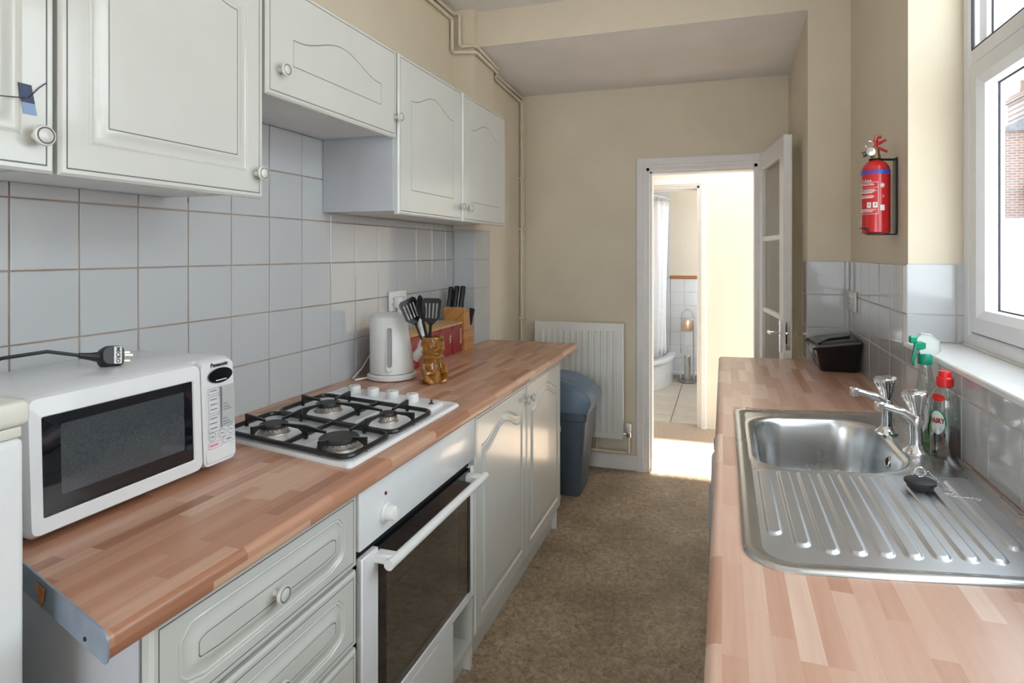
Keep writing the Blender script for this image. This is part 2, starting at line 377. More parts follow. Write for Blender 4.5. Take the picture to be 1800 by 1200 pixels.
for z0, z1 in ((1.125, 1.209), (1.209, 1.366)):
    tile(wr, 'y', XR - .006, .672, z0, z1, 2.138, th=-.006); tile(wr, 'y', .672, .70, z0, z1, 2.138, th=-.006)

# ---- window
WX = .69
win = link('window_1', None); OFF[win.name] = Vector((0, 0, 0))
tag(win, 'white plastic double-glazed kitchen window with a fanlight over the casement', 'window', None, 'structure')
UPVC = mat('white_upvc', (.80, .80, .82), .3, var=.015)
UPVCS = mat('gasket_and_shadow_gap', (.05, .05, .07), .6)  # gasket colour, also paints the shadow gap round the sash
def frame_rect(b, y0, y1, z0, z1, w, x0, x1, bev=.012, m=0):
    """mitred frame with a sloped inner bead"""
    def L(q, x): return [(x, y0 + q, z0 + q), (x, y1 - q, z0 + q), (x, y1 - q, z1 - q), (x, y0 + q, z1 - q)]
    b.loops([L(0, x1), L(0, x0), L(w - bev * 1.6, x0), L(w, x0 + bev), L(w, x1), L(0, x1)], m)
wy0, wy1, wz0, wz1, tr = .12, 2.138, 1.118, 2.555, 1.972
b = B(); frame_rect(b, wy0, wy1, wz0, wz1, .055, WX, WX + .08)
b.box(WX + .004, WX + .07, wy0 + .05, wy1 - .05, tr - .028, tr + .028, 0, .008)
b.box(WX + .004, WX + .07, 1.10, 1.16, wz0 + .05, wz1 - .05, 0, .008)
part('outer_frame', b, UPVC, win, ang=20)
for (a0, a1) in ((.172, 1.103), (1.157, 2.086)):
    for (z0, z1) in ((wz0 + .052, tr - .026), (tr + .026, wz1 - .052)):
        big = z0 < 1.5
        b = B(); frame_rect(b, a0 - .001, a1 + .001, z0 - .001, z1 + .001, .066 if big else .022, WX + (.0 if big else .02), WX + .062, .014)
        sh = part('sash', b, UPVC, win, ang=20)
        k = .062 if big else .018
        b = B(); frame_rect(b, a0 - .004, a1 + .004, z0 - .004, z1 + .004, .004, WX + .004, WX + .03, .001); part('shadow_gap', b, UPVCS, sh)  # dark strip painted in as the shadow between frame and sash
        b = B(); frame_rect(b, a0 + k, a1 - k, z0 + k, z1 - k, .007, WX + .046, WX + .05, .001)
        part('gasket', b, UPVCS, sh)
        part('pane', B().box(WX + .05, WX + .054, a0 + k, a1 - k, z0 + k, z1 - k), glass('window_glass', (.97, .985, .98), .02, .01, gz=.10), sh)
SILL = mat('white_sill_tile', (.80, .80, .80), .2, var=.02)
sl = struct('trim_2', B().box(XR - .012, WX + .02, .10, 2.142, 1.108, 1.124, 0, .003), SILL, 'white window sill board along the right wall', 'window sill')
part('sealant', B().tube([(WX - .003, 2.13, 1.126), (WX - .003, .14, 1.126)], .004, 6), OFFW, sl)

# ---- hall beyond the door
HX0, HX1, HY1 = -1.35, .95, 5.0
HFL = mat('pale_hall_vinyl', (.44, .34, .25), .5, var=.15, scale=45)
struct('floor_hall', B().box(HX0, HX1, 3.93, HY1 + .1, -.12, .001), HFL, 'pale vinyl floor of the hall, bright with daylight', 'floor')
CREAMH = mat('cream_hall_paint', (.80, .73, .62), .75, var=.03, scale=3)
struct('wall_hall_far', B().box(HX0, -.88, HY1, HY1 + .1, 0, 2.5).box(-.88, -.184, HY1, HY1 + .1, 1.935, 2.5).box(-.184, HX1, HY1, HY1 + .1, 0, 2.5), CREAMH, 'cream hall wall with the bathroom doorway', 'wall')
struct('wall_hall_left', B().box(HX0 - .12, HX0, 4.05, HY1 + .1, 0, 2.5), CREAMH, 'cream left wall of the hall', 'wall')
struct('wall_hall_right', B().box(HX1, HX1 + .12, 4.05, HY1 + .1, 2.1, 2.5).box(HX1, HX1 + .12, 4.05, 4.10, 0, 2.1).box(HX1, HX1 + .12, 4.70, HY1 + .1, 0, 2.1).box(.85, HX1, 4.05, 4.07, 0, 2.5), CREAMH, 'cream right wall of the hall with an outside opening added for brightness', 'wall')  # side opening added to brighten the hall and the floor near it
struct('ceiling_hall', B().box(HX0, HX1, 4.05, 4.15, 2.4, 2.5).box(HX0, HX1, 4.85, HY1, 2.4, 2.5).box(HX0, -.5, 4.15, 4.85, 2.4, 2.5).box(.5, HX1, 4.15, 4.85, 2.4, 2.5), CEIL, 'white hall ceiling with an opening added to let in the sun', 'ceiling')  # ceiling opening added so the sun makes a patch on the hall floor
casing('trim_3', 'white door frame from the hall into the bathroom', -.88, -.184, 1.935, HY1, .055, depth=.1)
# ---- bathroom
BX0, BX1, BY0, BY1 = -1.60, .62, 5.10, 6.90
bf = struct('floor_bathroom', B().box(BX0, BX1, BY0, BY1, -.12, -.004), mat('dark_floor_grout', (.16, .14, .13), .9), 'beige tiled bathroom floor', 'floor')
FT = mat('beige_floor_tile', (.55, .48, .39), .3, var=.08, scale=5)
ys = [5.10, 5.32, 5.65, 5.98, 6.31, 6.64, 6.90]; xs = [-1.41, -1.08, -.75, -.42, -.09, .24, .57]
for x0, x1 in zip(xs[:-1], xs[1:]):
    for y0, y1 in zip(ys[:-1], ys[1:]): tile(bf, 'z', x0, x1, y0, y1, .002, gap=.0035, m=FT)
bw = struct('wall_bathroom_far', B().box(BX0, BX1, BY1, BY1 + .1, -.1, 2.5), CREAMH, 'cream bathroom end wall half covered with white tiles', 'wall')
BT = mat('pale_blue_white_tile', (.74, .77, .80), .15, var=.02, coat=.3)
part('grout', B().box(-1.6, -.566, BY1 - .004, BY1 + .01, -.05, 2.2).box(-.57, BX1, BY1 - .004, BY1 + .01, -.05, 1.112), GROUT2, bw, False)
for i in range(-6, 8):
    x0 = -.567 + .15 * i
    for j in range(8):
        z1 = 1.112 - .148 * j
        tile(bw, 'y', x0, x0 + .15, z1 - .148, z1, BY1 - .007, th=-.006, m=BT)
    if i < 0:
        for j in range(7): tile(bw, 'y', x0, x0 + .15, 1.112 + .148 * j, 1.112 + .148 * (j + 1), BY1 - .007, th=-.006, m=BT)
struct('trim_4', B().box(-.567, BX1, BY1 - .022, BY1, 1.112, 1.146, 0, .004), mat('varnished_pine', (.42, .16, .05), .35, var=.2, stretch=(2, 20, 30)), 'brown varnished wooden rail above the bathroom tiles', 'dado rail')
struct('baseboard_bathroom', B().box(-.60, BX1, BY1 - .045, BY1 - .008, .04, .085, 0, .015, 3), WOODW, 'white boxed pipe along the foot of the bathroom wall', 'baseboard')
struct('wall_bathroom_left', B().box(BX0 - .1, BX0, BY0, BY1 + .1, -.1, 2.5), CREAMH, 'cream left wall of the bathroom', 'wall')
struct('wall_bathroom_right', B().box(BX1, BX1 + .1, BY0, 5.3, -.1, 2.5).box(BX1, BX1 + .1, 6.6, BY1 + .1, -.1, 2.5).box(BX1, BX1 + .1, 5.3, 6.6, -.1, .95).box(BX1, BX1 + .1, 5.3, 6.6, 2.15, 2.5), CREAMH, 'cream right wall of the bathroom with a window opening', 'wall')
struct('ceiling_bathroom', B().box(BX0, BX1 + .1, BY0, BY1, 2.4, 2.5), CEIL, 'white bathroom ceiling', 'ceiling')
# ---- outside
struct('ground_outside', B().box(.9, 40, -20, 60, -.5, -.3), mat('grey_yard_concrete', (.35, .34, .33), .9, var=.15), 'grey concrete yard outside the window', 'ground')
# ------------------------------------------------------------------ outside, seen through the window
def brick_mat():
    m, t, p = nt('red_brickwork'); L = t.links.new
    tc = N(t, 'ShaderNodeTexCoord'); mp = N(t, 'ShaderNodeMapping'); mp.inputs['Rotation'].default_value = (R(90), 0, 0); L(tc.outputs['Object'], mp.inputs[0])
    bk = N(t, 'ShaderNodeTexBrick', Scale=1.0, Mortar_Size=.008, Brick_Width=.15, Row_Height=.05); L(mp.outputs[0], bk.inputs['Vector'])
    bk.inputs['Color1'].default_value = (.13, .065, .055, 1); bk.inputs['Color2'].default_value = (.17, .10, .085, 1); bk.inputs['Mortar'].default_value = (.22, .20, .19, 1)
    L(bk.outputs['Color'], p.inputs['Base Color']); p.inputs['Roughness'].default_value = .9
    return m
BRK = brick_mat(); SLATE = mat('grey_slate', (.10, .105, .12), .7, var=.2)
hs = thing('brick_house', 'red brick house with chimneys seen far off through the window', 'building', (7.5, 17, -.3))
part('wall', B().box(5.15, 14, 14, 20, -.3, 3.75), BRK, hs, False)
part('roof', B().prism([(5.0, 3.75), (14.2, 3.75), (9.6, 6.0)], 13.9, 20.1, 'y'), SLATE, hs, False)
for x in (5.55, 6.3):
    c = part('chimney', B().box(x, x + .55, 14.05, 14.8, 3.6, 4.55 + (x - 5.5) * .5).box(x - .05, x + .6, 14.0, 14.85, 4.4 + (x - 5.5) * .5, 4.5 + (x - 5.5) * .5), BRK, hs, False)
    for k in (.14, .4): part('chimney_pot', B().lathe([(.09, 0), (.075, .2), (.09, .24)], (x + k, 14.4, 4.55 + (x - 5.5) * .5), 12), mat('clay_pot', (.16, .10, .08), .8), c)
for x in (7.6, 10.2, 12.2):
    wn = part('window', B().box(x, x + 1.0, 13.95, 14.0, 2.1, 3.4), UPVC, hs, False)
    for k in (.06, .53): part('pane', B().box(x + k, x + k + .41, 13.94, 13.95, 2.17, 3.33), BLACKG, wn, False)
part('satellite_dish', B().lathe([(.005, 0), (.12, .03), (.17, .07), (.15, .07), (.1, .04), (.005, .01)], (5.66, 13.95, 2.55), 20, ax=(0, -1, .3)), mat('grey_dish', (.35, .35, .36), .6), hs)
solo('yard_wall', B().box(3.0, 13, 12.6, 12.8, -.3, 1.92).box(2.95, 13, 12.55, 12.85, 1.92, 2.0), mat('white_render', (.8, .8, .78), .9, var=.04), 'white rendered yard wall standing in front of the brick house', 'wall')

# ------------------------------------------------------------------ cabinet doors
def arch(t): return .5 - .5 * math.cos(math.pi * min(1, max(0, t)))
def door_b(w, h, px, pb, pt, ah, chamf=0, th=.018, mould=True):
    """routed door in the local (a, b) plane, front towards +d. px/pb/pt: panel insets at sides, foot and shoulders; ah: arch height"""
    NB, NS, NT = 9, 9, 22
    def loop(x0, x1, z0, z1, hh, d, cf=0):
        P = []
        for i in range(NB): P.append((x0 + (x1 - x0) * i / NB, z0))
        for i in range(NS): P.append((x1, z0 + (z1 - z0) * i / NS))
        for i in range(NT):
            t = i / NT; u = 1 - abs(2 * t - 1)
            P.append((x1 - (x1 - x0) * t, z1 + hh * arch(max(0, (u - .06) / .94))))
        for i in range(NS): P.append((x0, z1 - (z1 - z0) * i / NS))
        if cf:
            Q = []
            for (x, z) in P:
                dx = min(x - x0, x1 - x); dz = min(z - z0, z1 - z)
                if dx + dz < cf:
                    k = (cf - dx - dz) / 2; x += k if x - x0 < x1 - x else -k; z += k if z - z0 < z1 - z else -k
                Q.append((x, z))
            P = Q
        return [(x, z, d) for x, z in P]
    Ls = []; ms = []
    def add(l, m=0): Ls.append(l); ms.append(m)
    rect = lambda q, d: loop(q, w - q, q, h - q, 0, d)
    add(rect(0, 0)); add(rect(0, th - .005)); add(rect(.0035, th - .0015)); add(rect(.0050, th)); add(rect(.0115, th)); add(rect(.0120, th - .0006), 1); add(rect(.0142, th - .0006)); add(rect(.0147, th))
    pan = lambda o, d: loop(px - o, w - px + o, pb - o, h - pt + o, ah, th + d, (chamf + o * .45) if chamf else 0)
    if mould:
        add(pan(.036, 0)); add(pan(.0335, -.0022)); add(pan(.030, -.0005)); add(pan(.027, -.0026)); add(pan(.022, -.0030)); add(pan(.012, -.0006)); add(pan(.007, .0022)); add(pan(.0030, .0026))
    else:
        add(pan(.020, 0)); add(pan(.006, 0))
    e = Ls[-1][0][2] - th
    add(pan(.0011, e)); add(pan(.0009, e - .0006), 1); add(pan(-.0009, e - .0006)); add(pan(-.0013, e))
    # material of strip i is taken from the loop it starts at
    b = B(); b.loops(Ls, ms[:-1], True, False, False)
    c = Ls[-1]; n = len(c)
    # panel face: bottom row joined to top row column by column
    b.add(c, [tuple(range(n))], 0)
    b.add(Ls[0], [tuple(reversed(range(n)))], 0)
    return b
def place_x(b, y0, z0, x):     # local a -> +y, b -> z, d -> +x (left-hand units)
    return b.fn(lambda a, c, d: (x + d, y0 + a, z0 + c))
KNOBM = B().lathe([(.0075, 0), (.006, .003), (.0055, .010), (.0085, .014), (.0155, .017), (.0175, .020), (.0165, .0235), (.0140, .0245), (.0125, .0238), (.0115, .0245), (.006, .0265), (.0005, .027)], n=24,
                  m=[0, 0, 0, 0, 0, 0, 0, 1, 1, 0, 0], ax=(1, 0, 0)).mesh('knob', [CAB, CABLINE])
def knob(parent, x, y, z):
    o = OFF[parent.name]; return link('knob', KNOBM, parent, (x - o.x, y - o.y, z - o.z))

# ------------------------------------------------------------------ wall cabinets
XD = -1.098    # back of the doors
def wall_cab(label, y0, y1, z0, z1, doors, knobs, kw, split=None, **extra):
    t = thing('wall_cabinet', label, 'cabinet', ((XL + XD) / 2, (y0 + y1) / 2, z0), 'wall cabinets over the left worktop')
    T = .016
    b = B().box(XL + .002, XD - .001, y0, y0 + T, z0 + .012, z1 - .002).box(XL + .002, XD - .001, y1 - T, y1, z0 + .012, z1 - .002)
    b.box(XL + .002, XD - .001, y0 + T, y1 - T, z1 - T - .002, z1 - .002).box(XL + .002, XL + .008, y0 + T, y1 - T, z0 + .012, z1 - T)
    part('carcass', b, CARC, t, False, label='grey-white carcass sides')
    part('bottom_panel', B().box(XL + .002, XD - .001, y0 + T, y1 - T, z0 + .012, z0 + .012 + T), CARC2, t, False)
    for (a0, a1), kn in zip(doors, knobs):
        d = part('door', place_x(door_b(a1 - a0, z1 - z0, **kw), a0, z0, XD), [CAB, CABLINE], t, ang=28)
        for ky, kz in kn: knob(d, XD + .018, ky, kz)
    return t
kwall = dict(px=.086, pb=.095, pt=.135, ah=.042)
cabA = wall_cab('white wall cabinet at the left edge of the picture, with blue tape on its door', .243, .729, 1.533, 2.10, [(.245, .727)], [[(.697, 1.592)]], kwall)
wall_cab('tall white wall cabinet above the microwave, with one arched door', .732, 1.216, 1.533, 2.10, [(.734, 1.214)], [[(1.191, 1.592)]], kwall)
wall_cab('shallow white wall cabinet above the hob with a wide arched flap', 1.222, 1.854, 1.797, 2.10, [(1.224, 1.852)], [[(1.272, 1.866), (1.842, 1.868)]], dict(px=.100, pb=.094, pt=.140, ah=.048, mould=False))
wall_cab('white double wall cabinet over the kettle, with two arched doors', 1.858, 2.945, 1.535, 2.10, [(1.865, 2.404), (2.410, 2.943)], [[(2.372, 1.597)], [(2.458, 1.597)]], dict(px=.090, pb=.092, pt=.148, ah=.046, mould=False))
TAPE = mat('blue_tape', (.008, .02, .09), .35, var=.3, scale=60); 
bt = B().box(XD + .0185, XD + .0193, .674, .694, 1.644, 1.674, 0).box(XD + .0185, XD + .0193, .674, .694, 1.626, 1.644, 1)
solo('tape_strip', bt.fn(lambda x, y, z: (x, y + (1.65 - z) * .18, z)), [TAPE, mat('pale_blue_tape', (.20, .30, .50), .3)], 'torn strip of dark blue tape holding a wire on the cabinet door', 'tape')
solo('thin_wire', B().tube([(XD + .021, .42, 1.60), (XD + .022, .55, 1.628), (XD + .021, .64, 1.645), (XD + .0205, .685, 1.652), (XD + .0205, .70, 1.672), (XD + .021, .712, 1.684)], .0009, 6), mat('dark_wire', (.05, .05, .08), .5), 'thin dark wire taped across the leftmost cabinet door', 'wire')

# ------------------------------------------------------------------ base units, left
XB = -.808     # back of the base doors
ZT = .868
def cuboid_unit(name, label, cat, y0, y1, group='base units under the left worktop'):
    return thing(name, label, cat, ((XL + XB) / 2, (y0 + y1) / 2, 0), group)
dw = cuboid_unit('drawer_unit', 'white drawer unit under the near end of the left worktop', 'cabinet', .66, 1.183)
part('carcass', B().box(-1.36, XB - .004, .662, .680, .0, ZT).box(-1.36, XB - .002, 1.166, 1.182, .0, ZT).box(-1.36, XB - .002, .68, 1.166, .12, .136).box(-1.36, -1.35, .68, 1.166, .136, ZT), CARC, dw, False, label='blue-grey carcass side')
part('plinth', B().box(-.85, -.835, .664, 1.181, 0, .118), CARC2, dw, False)
for i in range(4):
    z1 = .858 - i * .176
    d = part('drawer_front', place_x(door_b(.516, .167, .082, .066, .066, 0, chamf=.007), .664, z1 - .167, XB), [CAB, CABLINE], dw, ang=28)
    knob(d, XB + .0195, .915, z1 - .085)
bu = cuboid_unit('base_cupboard', 'white double base cupboard with arched doors between the oven and the bin', 'cabinet', 1.862, 2.97)
part('carcass', B().box(-1.36, XB - .002, 1.864, 1.882, 0, ZT).box(-1.36, XB - .002, 2.950, 2.968, 0, ZT).box(-1.36, XB - .002, 1.882, 2.95, .12, .136).box(-1.36, -1.35, 1.882, 2.95, .136, ZT), CARC2, bu, False)
part('plinth', B().box(-.85, -.832, 1.866, 2.966, 0, .112), CAB, bu, False)
for (a0, a1), ky in (((1.866, 2.410), 2.385), ((2.416, 2.966), 2.448)):
    d = part('door', place_x(door_b(a1 - a0, .735, .085, .085, .145, .055), a0, .118, XB), [CAB, CABLINE], bu, ang=28)
    knob(d, XB + .018, ky, .785)
es = thing('end_shelf', 'small open end shelf with rounded white shelves beside the bin', 'shelf', (-1.0, 3.07, 0))
def qshelf(z, t=.018, r=.165):
    P = [(-1.25, 2.972), (-.815, 2.972)]
    for i in range(9):
        a = R(90 * i / 8); P.append((-.90 + .085 * math.cos(a), 3.06 + .085 * math.sin(a)))
    P.append((-1.25, 3.145)); return B().prism(P, z, z + t, 'z')
for z in (.10, .46, .848): part('shelf', qshelf(z), CAB, es)
part('back_panel', B().box(-1.265, -1.25, 2.972, 3.145, 0, ZT), CAB, es, False)
part('foot', B().box(-1.25, -.88, 2.972, 3.09, 0, .10), CAB, es, False)

# ------------------------------------------------------------------ oven
ov = thing('oven', 'white built-in electric oven with a black glass door under the hob', 'oven', (-1.05, 1.52, 0))
OY0, OY1 = 1.188, 1.857
part('body', B().box(-1.33, XB - .002, OY0 + .03, OY0 + .05, .258, .84).box(-1.33, XB - .002, OY1 - .05, OY1 - .03, .258, .84).box(-1.33, XB - .002, OY0 + .05, OY1 - .05, .258, .27)
     .box(-1.33, XB - .002, OY0 + .05, OY1 - .05, .66, .84).box(-1.33, -1.31, OY0 + .05, OY1 - .05, .22, .66).box(XB - .03, XB - .004, OY0 + .002, OY0 + .03, .262, .86).box(XB - .03, XB - .004, OY1 - .03, OY1 - .002, .262, .86), DARK, ov, False, label='dark oven cavity')
cp = part('control_panel', B().box(XB - .002, XB + .020, OY0, OY1, .716, .860, 0, .004, 2), WHITEP, ov)
b = B().lathe([(.023, 0), (.023, .006), (.019, .009), (.0175, .028), (.015, .031)], (XB + .020, 1.293, .768), 24, ax=(1, 0, 0)).box(XB + .03, XB + .054, 1.288, 1.298, .75, .786, 0, .003)
part('knob', b, WHITE2, cp)
part('indicator_lamp', B().lathe([(.0045, 0), (.004, .003), (.001, .004)], (XB + .020, 1.297, .812), 12, ax=(1, 0, 0)), mat('dark_red_lamp', (.18, .01, .02), .3), cp, label='dark red indicator lamp')
dz0, dz1 = .262, .694
od = part('door', B().box(XB, XB + .018, OY0 + .012, OY0 + .082, dz0, dz1, 0, .003).box(XB, XB + .018, OY1 - .034, OY1 - .002, dz0, dz1, 0, .003).box(XB, XB + .018, OY0 + .082, OY1 - .034, dz0, dz0 + .03, 0, .003), WHITEP, ov, label='white door frame')
part('glass_border', B().box(XB + .004, XB + .0175, OY0 + .082, OY1 - .034, dz1 - .085, dz1).box(XB + .004, XB + .0175, OY0 + .082, OY0 + .118, dz0 + .03, dz1 - .085).box(XB + .004, XB + .0175, OY1 - .05, OY1 - .034, dz0 + .03, dz1 - .085), BLACKG, od, False)
part('glass_pane', B().box(XB + .010, XB + .016, OY0 + .118, OY1 - .05, dz0 + .03, dz1 - .085), glass('smoked_oven_glass', (.62, .66, .67), .16, .04), od, False)
hb = part('handle', B().cyl((XB + .066, 1.235, .672), (XB + .066, 1.835, .672), .0125, n=18), WHITE2, od)
for y in (1.268, 1.80): part('bracket', B().box(XB + .012, XB + .064, y - .015, y + .015, .660, .684, 0, .004), WHITE2, hb)
for z in (.36, .50):
    b = B().tube([(-1.28, 1.26, z), (-.85, 1.26, z), (-.85, 1.79, z), (-1.28, 1.79, z)], .003, 6, closed=True)
    for i in range(12): y = 1.28 + i * .045; b.cyl((-1.28, y, z), (-.85, y, z), .0016, n=5)
    part('rack', b, CHROME, ov)
part('lining', B().box(-1.309, -1.306, OY0 + .05, OY1 - .05, .22, .66).box(-1.30, -.83, OY0 + .05, OY1 - .05, .272, .275).box(-1.30, -.83, OY1 - .053, OY1 - .05, .275, .655).box(-1.30, -.83, OY0 + .05, OY0 + .053, .275, .655), mat('grey_oven_lining', (.42, .46, .46), .4, var=.4, scale=12), ov, False)
lp = solo('filler_panel', B().box(XB - .01, XB + .014, OY0 + .012, 1.70, .07, .255, 0, .002), WHITEP, 'white filler panel fixed below the oven door', 'panel')
nb = B().box(XB - .12, XB + .006, 1.705, 1.712, .10, .25).box(XB - .12, XB + .012, 1.845, 1.857, .10, .25).box(XB - .12, XB + .012, 1.712, 1.845, .10, .112).box(XB - .12, XB - .11, 1.712, 1.845, .112, .25)
solo('recess_box', nb, CAB, 'small open white recess beside the filler panel under the oven', 'box', smooth=False)
solo('oven_plinth', B().box(-.85, -.835, 1.186, 1.862, 0, .066), CAB, 'low white plinth on the floor under the oven', 'plinth', smooth=False)

# ------------------------------------------------------------------ left worktop, cut at an angle at its near end
K_END = -.30
def wt_profile(xf, xb, z1=.91, th=.038, r=.012, sgn=1):
    P = [(xb, z1 - th), (xf - sgn * .010, z1 - th)]
    for i in range(5):
        a = R(-90 + 90 * i / 4); P.append((xf - sgn * .010 + sgn * .010 * math.cos(a), z1 - th + .010 + .010 * math.sin(a)))
    for i in range(7):
        a = R(90 * i / 6); P.append((xf - sgn * r * 1.3 + sgn * r * 1.3 * math.cos(a), z1 - r + r * math.sin(a)))
    P.append((xb, z1)); return P
pf = wt_profile(-.752, XL + .001); yn = lambda x: .572 + K_END * (x + .752)
lw = thing('worktop', 'beech-block laminate worktop with a rounded edge under the microwave and hob', 'worktop', (-1.07, 1.9, .872))
cut = lambda x: 3.178 if x > XC + .01 else YC - .008
pts = [p for p in pf]
# column notch: front slab up to the column, then the tongue beside it
b = B(); b.loops([[(x, yn(x), z) for x, z in pts], [(x, YC - .008, z) for x, z in pts]], 0, True, True, True)
pf2 = wt_profile(-.752, XC + .008); b.loops([[(x, YC - .008, z) for x, z in pf2], [(x, 3.178, z) for x, z in pf2]], 0, True, True, True)
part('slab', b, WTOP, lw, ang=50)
ES = mat('blue_grey_end_strip', (.30, .36, .44), .45, .3, var=.12, scale=25)
es0 = [(x, z) for x, z in wt_profile(-.750, XL + .12, .9125, .0425)]
b = B().loops([[(x, yn(x) - .0035, z) for x, z in es0], [(x, yn(x) - .0005, z) for x, z in es0]], 0, True, True, True)
part('end_strip', b, ES, lw, label='blue-grey metal end strip')
b = B().prism([(-.990, .903), (-.952, .903), (-.958, .885), (-.968, .872), (-.974, .872), (-.986, .888)], 0, .001, 'y'); b.fn(lambda x, y, z: (x, yn(x) - .0042 - y, z))
part('chip', b, mat('orange_chip', (.55, .22, .08), .7, var=.3, scale=60), lw, label='orange patch where the strip is chipped')
part('screw_hole', B().lathe([(.0032, 0), (.0032, .001)], (-.815, yn(-.815) - .0038, .882), 10, ax=(0, -1, 0)), DARK, lw)

# ------------------------------------------------------------------ right worktop with the sink cut-out
rw = thing('worktop', 'beech-block laminate worktop under the window, lightened for the daylight, holding the sink', 'worktop', (.26, 1.2, .872))
b = B()
prf = wt_profile(-.022, .066, sgn=-1)
b.loops([[(x, -.6, z) for x, z in prf], [(x, 2.985 + .12 * (x + .022), z) for x, z in prf]], 0, True, True, True)
b.box(.066, XR - .008, -.6, 1.42, .872, .91).box(.432, XR - .008, 1.42, 2.03, .872, .91)
b.prism([(.066, 2.03), (XR - .008, 2.03), (XR - .008, YP - .008), (XP - .008, YP - .008), (XP - .008, YP + .0), (.066, 2.9956)], .872, .91, 'z')
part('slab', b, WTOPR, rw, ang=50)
# ------------------------------------------------------------------ fridge at the left edge
fr = thing('fridge', 'white fridge with a cream top cover at the left edge of the picture', 'fridge', (-1.15, .29, 0))
part('body', B().box(-1.38, -.945, .02, .565, .02, 1.165, 0, .006), WHITEP, fr)
part('door', B().box(-.942, -.905, .015, .572, .06, 1.150, 0, .010, 3), WHITEP, fr)
part('top_cover', B().box(-1.38, -.899, .012, .576, 1.166, 1.200, 0, .009, 3), OFFW, fr, label='cream rounded top cover')
part('hinge_cover', B().box(-.945, -.906, .50, .568, 1.1505, 1.1655, 0, .003, 2), OFFW, fr)
for y in (.08, .50):
    for x in (-1.33, -.99): part('foot', B().cyl((x, y, 0), (x, y, .022), .02, n=12), BLACK, fr)

# ------------------------------------------------------------------ microwave
mw = thing('microwave', 'white microwave oven with a black window at the near end of the left worktop', 'microwave', (-1.23, .91, .91))
MX, MY0, MYD, MY1, MZ0, MZ1 = -1.085, .690, 1.038, 1.135, .922, 1.160
part('body', B().box(-1.383, MX - .028, MY0 + .003, MY1 - .003, MZ0, MZ1, 0, .010, 3), WHITEP, mw)
def bulge(x, y, z):     # slightly bowed front
    k = (z - (MZ0 + MZ1) / 2) / (MZ1 - MZ0) * 2
    return (x - .012 * max(0, k) ** 2 * (x > MX - .02), y, z)
wy0, wy1, wz0, wz1 = .712, 1.018, .951, 1.124
b = B()
def ring(y0, y1, z0, z1, x, r): return [(x, p, q) for p, q in rrect(y0, y1, z0, z1, r, 4)]
b.loops([ring(MY0, MYD - .001, MZ0, MZ1, MX - .028, .016), ring(MY0, MYD - .001, MZ0, MZ1, MX - .010, .016), ring(MY0 + .004, MYD - .002, MZ0 + .006, MZ1 - .006, MX, .014),
         ring(wy0, wy1, wz0, wz1, MX, .003), ring(wy0 + .002, wy1 - .002, wz0 + .002, wz1 - .002, MX - .003, .003)], 0, True, False, False)
dr_ = part('door', b.fn(bulge), WHITEP, mw)
part('window_border', B().loops([ring(wy0, wy1, wz0, wz1, MX - .004, .003), ring(wy0 + .032, wy1 - .022, wz0 + .030, wz1 - .020, MX - .004, .005)], 0).fn(bulge), BLACKG, dr_)
part('window_mesh', B().add(ring(wy0 + .032, wy1 - .022, wz0 + .030, wz1 - .020, MX - .005, .005), [tuple(range(20))]).fn(bulge), mat('grey_window_mesh', (.06, .07, .08), .12, var=.25, scale=300, coat=.5), dr_, label='grey perforated window')
b = B().loops([ring(MYD + .001, MY1, MZ0, MZ1, MX - .028, .016), ring(MYD + .001, MY1, MZ0, MZ1, MX - .012, .016), ring(MYD + .002, MY1 - .005, MZ0 + .004, MZ1 - .006, MX, .014)], 0, True, False, True)
cpn = part('control_panel', b.fn(bulge), WHITEP, mw)
part('release_button', B().box(MX - .002, MX + .002, MYD + .008, MY1 - .008, MZ0 + .010, MZ0 + .040, 0, .0015), WHITEP, cpn)
FM = lambda y, z, x=.0006: frame_M((MX - .012 * max(0, (z - 1.041) / .119) ** 2 + x, y, z), (0, 1, 0), (0, 0, 1))
yc = (MYD + MY1) / 2 + .002
part('lettering', text_b('Panasonic', .0125, FM(yc + .003, 1.146), bold=.0004), INK, cpn)
b = B().lathe([(.034, 0), (.034, .001)], (0, 0, 0), 28, sq=.50); b.xf(FM(yc + .002, 1.122)); dsp = part('display', b, BLACKG, cpn, label='oval black display')
for dy, dz, ww in ((-.014, .006, .007), (.006, .007, .012), (-.004, -.011, .030)): part('display_mark', B().box(0, ww, 0, .0022, 0, .0004).xf(FM(yc + dy - ww * .3, 1.122 + dz, .0018)), WPRINT, dsp)
def outline(y0, y1, z0, z1, m, t=.0009, name='button_outline'):
    b = B().loops([[(y, z, 0) for y, z in rrect(y0 + q, y1 - q, z0 + q, z1 - q, .002, 3)] for q in (0, t)])
    b.fn(lambda y, z, d: (MX - .012 * max(0, (z - 1.041) / .119) ** 2 + .0007, y, z)); return part(name, b, m, cpn, False)
pl, pr_ = MYD + .014, yc - .003
outline(pl, pr_, 1.083, 1.097, GREYL); outline(pl, pr_, 1.041, 1.079, GREYL); outline(pl, pr_, .999, 1.037, GREYL)
outline(pl, yc + .001, .962, .977, PINKL); outline(yc + .005, MY1 - .010, .966, .981, GREYL)
for i, z in enumerate((1.090, 1.071, 1.060, 1.049, 1.029, 1.018, 1.007)): part('button_mark', B().box(0, .018, 0, .0022, 0, .0003).xf(FM(pl + .006, z)), GREYL, cpn)
for y, z in ((pl + .011, .989), (yc + .002, .991), (MY1 - .019, .994)):
    part('round_button', B().loops([[(r * math.cos(2 * math.pi * i / 20), r * math.sin(2 * math.pi * i / 20), 0) for i in range(20)] for r in (.0098, .0088)]).box(-.004, .004, -.001, .001, 0, .0003).xf(FM(y, z, .0008)), GREYL, cpn, False)
